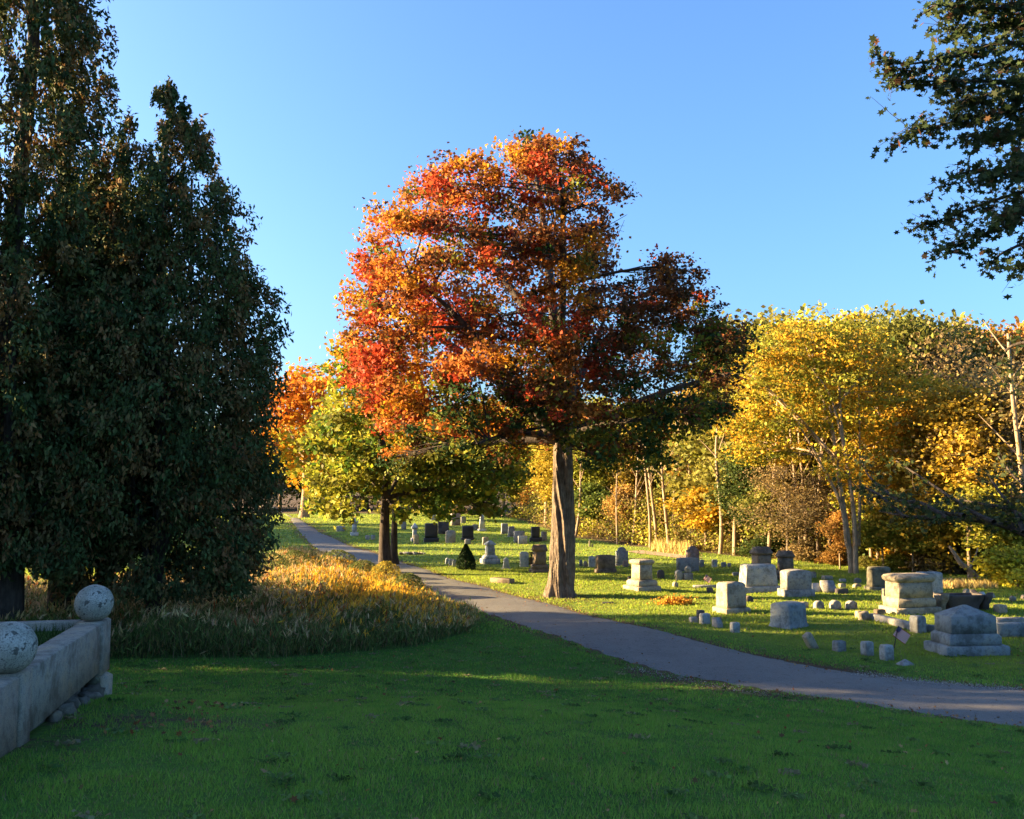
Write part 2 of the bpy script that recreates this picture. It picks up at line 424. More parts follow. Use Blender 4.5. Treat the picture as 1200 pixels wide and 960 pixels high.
def crown_tree(name, base, lobes, top_attach, palette, leaf=.14, dens=7, per=26, crad=.42, trunk_r=.4, lean=(0, 0), bark=None,
               label=None, cat="tree", group=None, seed=1, shape=QUAD, shell=.45, trunk_mesh=None, limb_k=.02, twigs=5, flat=.55, parent_only=False, limb_min=.03, keep=None, n_main=9, crown_kind=None):
    r = np.random.default_rng(seed); base = np.array(base, float)
    root = bpy.data.objects.new(name, None); COL.objects.link(root); root.location = base
    if label: root["label"] = label
    root["category"] = cat
    if group: root["group"] = group
    L = [np.array([l[0] - base[0], l[1] - base[1], l[2] - base[2], *l[3:]]) for l in lobes]
    cl = clusters(L, dens, r, shell)
    allc = np.concatenate(cl)
    if keep is not None: allc = allc[keep(allc + base, r)]
    # leaves
    N = len(allc) * per
    cidx = np.repeat(np.arange(len(allc)), per)
    csz = crad * (0.6 + .8 * r.random(len(allc)))
    off = r.normal(0, 1, (N, 3)) * csz[cidx][:, None] * [.62, .62, .62 * flat]
    P = allc[cidx] + off
    cc_ = palette(allc + base, r)
    C = jitter_col(cc_[cidx], r)
    me = leaf_mesh(name + "_crown", P, leaf * (0.6 + .8 * r.random(N)), C, shape=shape, r=r)
    obj("crown", me, root)
    # trunk + limbs
    H = top_attach
    mb = MB()
    if trunk_mesh is None:
        zz = np.linspace(-.3, H, 14); tt = np.clip(zz / H, 0, 1)
        px_ = lean[0] * tt + .12 * trunk_r * np.sin(zz * 1.1 + seed); py_ = lean[1] * tt
        rr = trunk_r * (1 - .6 * tt) * (1 + .45 * np.exp(-np.maximum(zz, 0) / (trunk_r * 1.2)))
        tube(mb, np.stack([px_, py_, zz], 1), rr, 12)
        obj("trunk", mb.mesh(name + "_trunk", bark or M_bark, True), root)
    else: obj("trunk", trunk_mesh, root)
    mb = MB(); cen = np.array([l[:3] for l in L])
    # main limbs: farthest-point choice of lobes, the others branch off them
    K = min(len(L), max(3, n_main)); pick = [int(np.argmax(cen[:, 2]))]
    while len(pick) < K:
        dd = np.min(np.linalg.norm(cen[:, None] - cen[pick][None], axis=2), axis=1); pick.append(int(np.argmax(dd)))
    paths = []
    def attach(c_):
        hd = math.hypot(c_[0], c_[1]); za = float(np.clip(c_[2] - hd * .9 - 1.0, H * .66, H))
        return np.array([lean[0] * za / H, lean[1] * za / H, za])
    for i_ in pick:
        c_ = cen[i_]; a = attach(c_); d = np.linalg.norm(c_ - a)
        r0 = min(limb_k * d + limb_min, trunk_r * .5)
        b_ = bez(a, c_, sag=.10 * d, n=9, jit=.05 * d, r=r); rr_ = np.linspace(r0, r0 * .3, 9)
        tube(mb, b_, rr_, 7); paths.append((b_, rr_))
    allp = np.concatenate([p[0] for p in paths]); allr = np.concatenate([p[1] for p in paths])
    for i_, (c_, cs) in enumerate(zip(cen, cl)):
        if i_ in pick: b_, rr_ = paths[pick.index(i_)]
        else:
            dd = np.linalg.norm(allp - c_, axis=1) + 1.2 * np.maximum(allp[:, 2] - c_[2], 0); q = int(np.argmin(dd))
            r0 = allr[q] * .6; b_ = bez(allp[q], c_, .06 * dd[q], 6, .05 * dd[q], r); rr_ = np.linspace(r0, max(.015, r0 * .4), 6)
            tube(mb, b_, rr_, 5)
        for q in cs[r.choice(len(cs), min(len(cs), twigs), replace=False)]:
            k_ = r.integers(len(b_) // 2, len(b_))
            tube(mb, bez(b_[k_], q, 0, 4, .06 * 1.0, r), np.linspace(min(.03, rr_[k_] * .6), .008, 4), 4)
    obj("limbs", mb.mesh(name + "_limbs", bark or M_barkd, True), root)
    return root

def pix_lobes(lst, Y, spread, r, dup_=2, cx=None, hw=None):
    """lobes given as picture (x, y, radius) at depth Y, given real depth with spread metres"""
    out = []
    for (x, y, R) in lst:
        Rm = R * Y / FPX
        e = 1.0 if cx is None else math.sqrt(max(0.05, 1 - ((x - cx) / hw) ** 2))
        for k in range(dup_):
            off = (0 if dup_ == 1 else (k / (dup_ - 1) - .5) * 2) * spread * e + r.normal(0, .15) * spread
            q = pp(x, y, Y + off)
            out.append((q[0], Y + off, q[2], Rm * (Y + off) / Y * .93))
    return out
def mixcol(stops):
    return lambda w: None
def pal_simple(cols, weights=None, f=.35):
    cols = np.array(cols)
    def fn(P, r):
        n = vnoise(P + 13.7, f); n = (n - n.min()) / (np.ptp(n) + 1e-6)
        i = np.clip((n * len(cols) + r.normal(0, .45, len(P))), 0, len(cols) - 1).astype(int)
        return cols[i]
    return fn
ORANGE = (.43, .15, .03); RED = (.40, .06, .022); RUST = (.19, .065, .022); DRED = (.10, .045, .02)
OLIVE = (.13, .13, .022); YGREEN = (.30, .29, .03); GREEN = (.09, .15, .022); GOLD = (.60, .28, .018); YELLOW = (.55, .34, .03); DGREEN = (.025, .05, .014); BROWN = (.14, .085, .035)
# ------------------------------------------------------------------ the big red maple with the twisted trunk
rm = np.random.default_rng(21)
BM = gp(655, 699); YB = BM[1]
big_l = [(600, 215, 52), (655, 200, 45), (625, 180, 30), (690, 240, 45), (545, 215, 45), (500, 240, 42), (462, 265, 35), (445, 310, 32), (425, 355, 28), (480, 320, 45), (540, 290, 55), (600, 290, 55), (660, 300, 50), (715, 265, 26), (690, 320, 30),
         (430, 400, 35), (470, 385, 48), (530, 370, 55), (590, 370, 55), (650, 370, 52), (710, 370, 45), (765, 350, 40), (775, 312, 18), (800, 325, 28), (820, 365, 36), (848, 400, 30), (855, 440, 26), (800, 410, 45), (740, 425, 50), (450, 450, 42), (500, 440, 50), (560, 440, 50), (620, 440, 50), (680, 440, 48),
         (830, 470, 32), (790, 490, 38), (735, 495, 42), (680, 500, 38), (610, 495, 38), (550, 490, 34), (470, 495, 34), (465, 535, 20), (760, 530, 26), (715, 535, 26), (500, 520, 26), (640, 468, 32), (652, 500, 26), (600, 522, 24), (560, 520, 24), (690, 530, 24)]
big = pix_lobes(big_l, YB, 3.6, rm, 2, 640, 270)
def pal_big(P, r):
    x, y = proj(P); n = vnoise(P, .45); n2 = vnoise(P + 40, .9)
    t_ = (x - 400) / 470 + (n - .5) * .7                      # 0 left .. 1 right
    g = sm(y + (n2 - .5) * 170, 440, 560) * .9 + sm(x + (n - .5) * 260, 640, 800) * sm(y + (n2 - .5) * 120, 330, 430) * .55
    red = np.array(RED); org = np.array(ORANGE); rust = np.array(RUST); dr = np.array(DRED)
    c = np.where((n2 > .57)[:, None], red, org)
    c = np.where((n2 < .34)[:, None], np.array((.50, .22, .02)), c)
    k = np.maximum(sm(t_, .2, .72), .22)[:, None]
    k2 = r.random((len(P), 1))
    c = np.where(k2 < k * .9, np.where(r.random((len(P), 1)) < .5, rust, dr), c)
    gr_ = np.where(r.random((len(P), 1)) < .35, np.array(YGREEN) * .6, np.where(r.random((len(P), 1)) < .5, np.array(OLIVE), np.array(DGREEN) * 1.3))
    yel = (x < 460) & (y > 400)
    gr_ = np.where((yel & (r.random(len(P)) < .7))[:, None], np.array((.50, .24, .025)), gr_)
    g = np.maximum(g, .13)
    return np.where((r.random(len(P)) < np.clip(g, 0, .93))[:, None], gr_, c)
# trunk with spiral ridges
nz, nt_ = 300, 150
zz = np.linspace(-.4, 8.5, nz)[:, None]; th = np.linspace(0, 2 * np.pi, nt_, endpoint=False)[None]
R0 = np.interp(zz, [-.4, 0, .5, 1.2, 2.5, 4.5, 6, 8.5], [.62, .52, .43, .40, .385, .34, .30, .18])
tw = th + .36 * zz + .12 * np.sin(zz * 1.3)
nx = lambda f, g: vnoise(np.stack([np.cos(tw) * f + 5, np.sin(tw) * f + 5, zz * g + 0 * tw], -1))
ridge = 1 - np.abs(np.sin(tw * 3.5 + 3.0 * nx(1.1, .5)))
n_f = vnoise(np.stack([np.cos(tw) * 7 + 9, np.sin(tw) * 7 + 9, zz * 1.1 + 0 * tw], -1)); n_g = vnoise(np.stack([np.cos(tw) * 16 + 20, np.sin(tw) * 16 + 20, zz * 3.5 + 0 * tw], -1))
plates = np.abs(n_f - .5) * 2                       # deep furrows between long bark plates
Rr = R0 * (1 + .22 * (ridge - .4) * (.4 + nx(1.5, .35)) + .20 * (np.minimum(plates, .5) - .25) + .09 * (n_g - .5) + .16 * (nx(1.0, .25) - .5) + .35 * np.exp(-np.maximum(zz, 0) / .28) * np.clip(np.sin(th * 5 + .8), 0, 1) ** 2)
cxx = .07 * np.sin(zz * .9) + .05 * zz; cyy = .05 * np.sin(zz * .7 + 1)
V = np.stack([cxx + Rr * np.cos(th), cyy + Rr * np.sin(th), zz + 0 * th], -1).reshape(-1, 3)
I = (np.arange(nz - 1)[:, None] * nt_ + np.arange(nt_)[None]); J = (np.arange(nz - 1)[:, None] * nt_ + (np.arange(nt_)[None] + 1) % nt_)
tm = mesh("twisted_trunk", V, [np.stack([I, J, J + nt_, I + nt_], -1).reshape(-1, 4)], M_bark, smooth=True)
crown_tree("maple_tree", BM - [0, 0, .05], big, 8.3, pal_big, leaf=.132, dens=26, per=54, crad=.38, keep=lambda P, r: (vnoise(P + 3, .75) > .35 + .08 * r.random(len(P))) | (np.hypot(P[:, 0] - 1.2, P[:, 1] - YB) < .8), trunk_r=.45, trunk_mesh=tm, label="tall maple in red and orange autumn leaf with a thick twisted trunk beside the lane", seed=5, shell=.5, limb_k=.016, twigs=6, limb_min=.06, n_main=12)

# second maple, yellow and green, between the flowers and the lane
B2 = gp(451, 672); Y2 = B2[1]; r2_ = np.random.default_rng(4)
l2 = [(405, 405, 16), (425, 415, 20), (400, 440, 22), (440, 445, 32), (410, 480, 32), (470, 480, 34), (380, 510, 28), (430, 525, 36), (490, 525, 38), (540, 520, 34), (390, 560, 30), (440, 565, 26), (500, 570, 32), (550, 560, 36), (590, 550, 28), (520, 592, 20), (400, 600, 16), (378, 590, 16), (570, 590, 18), (470, 600, 12)]
def pal2(P, r):
    x, y = proj(P); n = vnoise(P, .5)
    up_ = .85 * (1 - sm(y + (n - .5) * 120, 405, 500))
    lft = 1 - sm(x + (n - .5) * 100, 470, 560)
    a = np.where(r.random((len(P), 1)) < .5, np.array(GOLD), np.array(ORANGE) * [1, 1.3, 1])
    b_ = np.where(r.random((len(P), 1)) < .6 * lft[:, None] + .1, np.array(YGREEN), np.array(GREEN))
    b_ = np.where(r.random((len(P), 1)) < .25, np.array(OLIVE), b_)
    return np.where(r.random((len(P), 1)) < up_[:, None], a, b_)
crown_tree("maple_tree", B2 - [0, 0, .05], pix_lobes(l2, Y2 + .6, 1.9, r2_, 2, 490, 130), 5.0, pal2, leaf=.22, dens=18, per=28, crad=.45, trunk_r=.29, bark=M_barkd, label="smaller green and gold maple standing behind the sunlit yellow wildflowers", seed=9, shell=.45, twigs=7)
# twin stem just behind it
B2b = gp(462, 662)
crown_tree("maple_tree", B2b, pix_lobes([(480, 560, 26), (520, 575, 26), (560, 575, 24), (445, 540, 24)], B2b[1], 1.6, r2_, 2), 4.2, pal_simple([OLIVE, GREEN, YGREEN]), leaf=.17, dens=12, per=22, crad=.5, trunk_r=.2, bark=M_barkd, label="dark trunked maple half hidden directly behind the smaller green and gold maple", seed=10)
# far orange maple at the bend of the lane
B3 = gp(357, 607); Y3 = B3[1]
l3 = [(355, 440, 16), (340, 460, 18), (372, 455, 18), (350, 485, 22), (385, 485, 20), (330, 500, 18), (365, 520, 22), (395, 520, 20), (335, 540, 18), (360, 555, 16), (390, 550, 18), (320, 470, 16), (310, 520, 20)]
def pal3(P, r):
    x, y = proj(P); n = vnoise(P, .3)
    u = 1 - sm(y + (n - .5) * 70, 455, 530)
    return np.where(r.random((len(P), 1)) < u[:, None], np.array((.55, .20, .02)), np.where(r.random((len(P), 1)) < .6, np.array(GOLD) * .9, np.array(YGREEN)))
crown_tree("maple_tree", B3, pix_lobes(l3, Y3, 4.0, r2_, 2), 8, pal3, leaf=.42, dens=6, per=28, crad=1.0, trunk_r=.42, bark=M_barkp, label="far orange topped maple beside the bend of the lane", seed=11)

# golden locust on the right, pale forked stems
B4 = gp(999, 672); Y4 = B4[1]
l4 = [(905, 405, 34), (950, 400, 38), (1000, 400, 38), (880, 440, 34), (925, 445, 40), (975, 445, 42), (1025, 430, 36), (1050, 460, 28), (870, 490, 30), (910, 495, 36), (960, 490, 30), (1010, 490, 40), (1060, 500, 30), (1100, 505, 24), (880, 525, 24), (925, 530, 22), (1030, 540, 34), (985, 545, 28), (1075, 540, 26), (1010, 580, 26)]
def pal4(P, r):
    x, y = proj(P); n = vnoise(P, .4)
    c = np.where(r.random((len(P), 1)) < .6, np.array((.50, .29, .025)), np.array((.42, .32, .03)))
    g = r.random(len(P)) < .25 + .4 * (n > .55)
    return np.where(g[:, None], np.array((.24, .23, .03)), c)
gold = crown_tree("locust_tree", B4, pix_lobes(l4, Y4 + 2.6, 2.3, r2_, 2, 975, 150), 7.5, pal4, leaf=.145, dens=18, per=40, crad=.55, trunk_r=.13, bark=M_barkp, lean=(-.8, 0), label="golden feathery locust with pale forked stems at the edge of the wood", seed=12, flat=.28, shell=.3, limb_k=.013)
mb = MB()
def stem(pts, Y, r0, r1, mb=mb, o=B4, k=7):
    P = cat_rom(np.array([pp(x, y, Y) for x, y in pts]) - o, 5); tube(mb, P, np.linspace(r0, r1, len(P)), k)
stem([(1003, 675), (1001, 610), (995, 560), (986, 500), (983, 440)], Y4 - .2, .13, .04)
stem([(993, 640), (985, 590), (960, 540), (935, 495)], Y4 - .1, .10, .03)
stem([(996, 560), (975, 470), (950, 430)], Y4 - .3, .06, .02)
stem([(1006, 640), (1008, 560), (1006, 450)], Y4 + .1, .09, .02)
obj("stem", mb.mesh("pale_stems", M_barkp, True), gold)

# ------------------------------------------------------------------ arborvitae on the left
def cedar_mesh(name, H, prof, seed, nb=900, per=34, z0=1.9, leaf=.125):
    r = np.random.default_rng(seed)
    zc = z0 + (H - .15 - z0) * r.random(nb * 4); Rc = np.interp(zc, prof[0], prof[1])
    zz = zc[r.random(nb * 4) < (Rc + .12) / (np.max(Rc) + .12)][:nb]; nb = len(zz)
    th = r.random(nb) * 2 * np.pi
    Rm = np.interp(zz, prof[0], prof[1]) * (.74 + .5 * vnoise(np.stack([np.cos(th) * 2 + 9, np.sin(th) * 2 + 9, zz * .55], -1)))
    fr = np.where(r.random(nb) < .78, .68 + .40 * r.random(nb), .3 + .4 * r.random(nb))
    rr = Rm * fr
    C = np.stack([np.cos(th) * rr, np.sin(th) * rr, zz], 1)
    ok = vnoise(C * [1.3, 1.3, .7] + seed, .95) > .30 + .22 * (zz / H) ** 2; C, th, zz, rr, Rm = C[ok], th[ok], zz[ok], rr[ok], Rm[ok]; nb = len(C)
    # each cluster: a fan of sprays hanging outwards and down, tips turned up
    N = nb * per; ci = np.repeat(np.arange(nb), per)
    s = r.random(N); outd = np.stack([np.cos(th), np.sin(th), np.zeros(nb)], 1)
    ph = r.normal(0, .35, N); a = th[ci] + ph
    ln = (.12 + .55 * s) * (.8 + .5 * r.random(nb))[ci] * np.clip(Rm[ci] / 2.5, .35, 1.1)
    P = C[ci] + np.stack([np.cos(a) * ln * .75, np.sin(a) * ln * .75, -.55 * ln + .5 * ln * ln + r.normal(0, .12, N)], 1) - np.array([0, 0, .0])
    P -= outd[ci] * .35
    ax_ = np.stack([np.cos(a) * .5, np.sin(a) * .5, r.normal(-.35, .9, N)], 1)
    base = np.array([[.060, .085, .026], [.090, .100, .032], [.13, .095, .034], [.045, .066, .022]])
    cc_ = base[r.integers(0, 4, nb)]
    cc_ = np.where((r.random(nb) < .16)[:, None], np.array([.20, .11, .04]), cc_)
    return leaf_mesh(name, P, leaf * (.7 + .8 * r.random(N)), jitter_col(cc_[ci], r), M_needle, shape=np.array([[0, 0, 0], [.22, .4, .04], [0, 1, -.10], [-.22, .4, .04]]) - [0, .4, 0], up=0.0, r=r, axis_dir=ax_)
def cedar_trunk(H, r0, seed, leaders=3, z0=2.0, spread=1.5):
    r = np.random.default_rng(seed); mb = MB()
    z = np.linspace(-.3, H * .88, 14)
    tube(mb, np.stack([.1 * np.sin(z * .5 + seed), .1 * np.cos(z * .4), z], 1), r0 * (1 - z / (H * 1.05)) + .03 + .3 * r0 * np.exp(-np.maximum(z, 0) / .5), 10)
    limbs = MB()
    for k in range(leaders):
        a = r.random() * 6.28; h0 = 1.5 + r.random() * 2; h1 = H * (.6 + .3 * r.random()); q = spread * (.5 + .5 * r.random())
        pts = cat_rom([[0, 0, h0], [np.cos(a) * q * .7, np.sin(a) * q * .7, h0 + 1.6], [np.cos(a) * q, np.sin(a) * q, (h0 + h1) / 2], [np.cos(a) * q * .9, np.sin(a) * q * .9, h1]], 5)
        tube(limbs, pts, np.linspace(r0 * .5, .03, len(pts)), 6)
    for k in range(60):
        z_ = 2 + (H - 4.5) * r.random(); a = r.random() * 6.28; q = (H - z_) / H * spread * 1.2 + .15
        tube(limbs, bez([0, 0, z_], [np.cos(a) * q, np.sin(a) * q, z_ + .5 * q], -.1, 5, .05, r), np.linspace(.05, .012, 5), 4)
    return mb.mesh("cedar_trunk", M_barkd, True), limbs.mesh("cedar_limbs", M_barkd, True)
def cedar(base, H, prof, seed, label, group=None, nb=900, per=34, z0=1.9, r0=.27, leaders=3):
    root = bpy.data.objects.new("arborvitae_tree", None); COL.objects.link(root); root.location = base
    root["label"] = label; root["category"] = "tree"
    if group: root["group"] = group
    obj("crown", cedar_mesh("cedar_crown", H, prof, seed, nb, per, z0), root)
    a, b = cedar_trunk(H, r0, seed, leaders); obj("trunk", a, root); obj("limbs", b, root)
    return root
def gY(px, Y): X = (px - 600) / FPX * (Y - .25); return np.array([X, Y, float(zat(X, Y))])
C1 = gY(65, 22.6); C2 = gY(2, 21.0); C3 = gY(180, 22.6); C4 = gY(122, 24.4)
c_r = cedar(C3, 14.2, ([.5, 1.0, 2.1, 4.2, 6.3, 8.2, 9.7, 11.5, 13.2, 14.2], [1.4, 2.2, 2.8, 2.9, 2.7, 2.45, 2.2, 1.7, .95, .15]), 31, "dark arborvitae at the right end of the tall row left of the lane", "arborvitae row", nb=4500, per=34, z0=1.35, r0=.17)
c_l = cedar(C2, 19.5, ([1.5, 2.5, 4, 8, 12, 14, 17, 19.5], [1.3, 1.9, 2.1, 2.2, 2.0, 1.75, 1.3, .4]), 32, "tallest dark arborvitae at the left edge of the photo", "arborvitae row", nb=3900, per=34, z0=2.0, r0=.34)
c_m = cedar(C1, 11.5, ([1.3, 2.2, 4, 6, 8.5, 10.5, 11.5], [1.0, 2.2, 2.5, 2.3, 1.9, 1.1, .3]), 33, "dark arborvitae whose bare trunk stands behind the granite wall, middle of the row", "arborvitae row", nb=2100, per=32, z0=2.0, r0=.25)
c_4 = cedar(C4, 13.6, ([1.6, 3, 6, 9, 11, 12.5, 13.6], [1.4, 1.9, 1.8, 1.7, 1.4, .8, .15]), 34, "slim dark arborvitae whose top shows left of the right hand one's", "arborvitae row", nb=1500, per=32, z0=2.1, r0=.18)
for c_ in (c_r, c_m, c_4): c_.scale = (1, .85, 1)
def place_cedar(src, x, y, rz, s, label, sx=1.0):
    c = dup(src, label=label); c.location = (x, y, float(zat(x, y)) - .1); c.rotation_euler = (0, 0, rz); c.scale = (s * sx, s * sx, s); return c
# the rest of the row, on the sun's side (beyond the left edge); their shade falls over the lawn
X0 = -38
k = 0
for (c0, X, s, sx) in [(-14, -28, 1.1, 1.6), (-7, -28, 1.2, 1.6), (-1, -28, 1.25, 1.5), (4.5, -30, 1.2, 1.5), (8.2, -26, 1.25, 1.4), (11.8, -30, 1.2, 1.3), (14.2, -27, 1.2, 1.1), (21.3, -28, 1.15, 1.1), (25.6, -30, 1.15, .7), (25.4, -36, 1.0, .5), (44.6, -44, 1.15, 1.1), (49.3, -46, 1.1, .95), (55.4, -52, 1.1, .75), (63, -56, 1.3, 1.5), (71, -60, 1.3, 1.6)]:
    place_cedar([c_m, c_r][k % 2] if k not in (8, 9) else c_m, X, c0 - .115 * X, k * 1.3, s * (1.15 if k % 2 == 0 else 1.0), "dark arborvitae of the sunward row continuing left of the photo", sx); k += 1
# ------------------------------------------------------------------ the wood behind the graveyard
def proto(name, seed, H, lobes, leaf, dens, per, crad, tr, top, bark, cols, **kw):
    root = crown_tree(name, (0, 0, 0), lobes, top, pal_simple(cols, f=.5), leaf=leaf, dens=dens, per=per, crad=crad, trunk_r=tr, bark=bark, seed=seed, **kw)
    return root
def rl(seed, n, H, Rw, zlo):
    r = np.random.default_rng(seed); out = []
    for k in range(n):
        u = (k + .5) / n; z = zlo + (H - zlo - .8) * u
        w = Rw * (math.sin(math.pi * min(.97, .22 + .72 * u)) ** .7)
        a = r.random() * 6.28; q = w * (.35 + .55 * r.random())
        out.append((q * math.cos(a), q * math.sin(a), z, Rw * (.38 + .22 * r.random())))
    out.append((0, 0, H - 1.2, Rw * .35)); return out
W = (1, 1, 1); LT = [(.8, .8, .8), (1, 1, 1), (1.15, 1.1, 1), (.62, .66, .7)]
protoA = proto("oak_tree", 41, 10, rl(41, 17, 10, 3.4, 2.2), .21, 15, 46, .72, .22, 4.5, M_bark, LT)
protoB = proto("ash_tree", 42, 10, rl(42, 15, 10, 2.6, 4.0), .20, 18, 44, .62, .15, 6.0, M_barkp, LT)
protoC = proto("bare_tree", 43, 10, rl(43, 15, 10, 2.8, 3.0), .15, 9, 26, .8, .13, 7.0, M_bark, LT, twigs=16, limb_k=.012)
protoD = proto("shrub", 44, 3, rl(44, 12, 3.0, 1.5, .5), .17, 26, 24, .38, .05, 1.2, M_barkp, LT, limb_min=.012, twigs=6)
protoE = proto("sapling", 45, 6, rl(45, 9, 6, 1.5, 2.6), .18, 26, 40, .52, .08, 4.0, M_barkp, LT, limb_min=.015)
protoF = proto("aspen_tree", 46, 10, rl(46, 20, 10, 3.1, 1.6), .19, 14, 46, .6, .15, 5.5, M_barkp, LT, limb_k=.013)
HT = dict(F=10, A=10, B=10, C=10, D=3, E=6); PR = dict(F=protoF, A=protoA, B=protoB, C=protoC, D=protoD, E=protoE)
used = set(); rt = np.random.default_rng(77)
def tree(k, px, Y, ytop, col, label, wide=1.0, group="trees of the wood"):
    if k in 'AB' and Y < 49: k = 'F'
    X = (px - 600) / FPX * Y * 1.0; z = float(zat(X, Y)) - .12
    top = pp(px, ytop, Y)[2] if ytop is not None else None
    h = (top - z) if ytop is not None else HT[k]
    s = h / HT[k]
    root = PR[k] if k not in used else dup(PR[k])
    used.add(k)
    root.location = (X, Y, z); root.scale = (s * wide, s * wide, s); root.rotation_euler = (0, 0, rt.random() * 6.28)
    root["label"] = label; root["group"] = group; root["category"] = "shrub" if k == 'D' else "tree"
    if k == 'D': root["group"] = "shrubs along the edge of the wood"
    for ch in root.children:
        if ch.name.startswith("crown"): ch.color = (*col, 1)
    return root
G1 = (.14, .18, .035); G2 = (.07, .10, .025); Y1 = (.50, .36, .035); Y2c = (.60, .36, .035); O1 = (.50, .24, .045); B1 = (.27, .19, .08); K1 = (.24, .22, .045); R1 = (.50, .12, .03); YG = (.34, .32, .04)
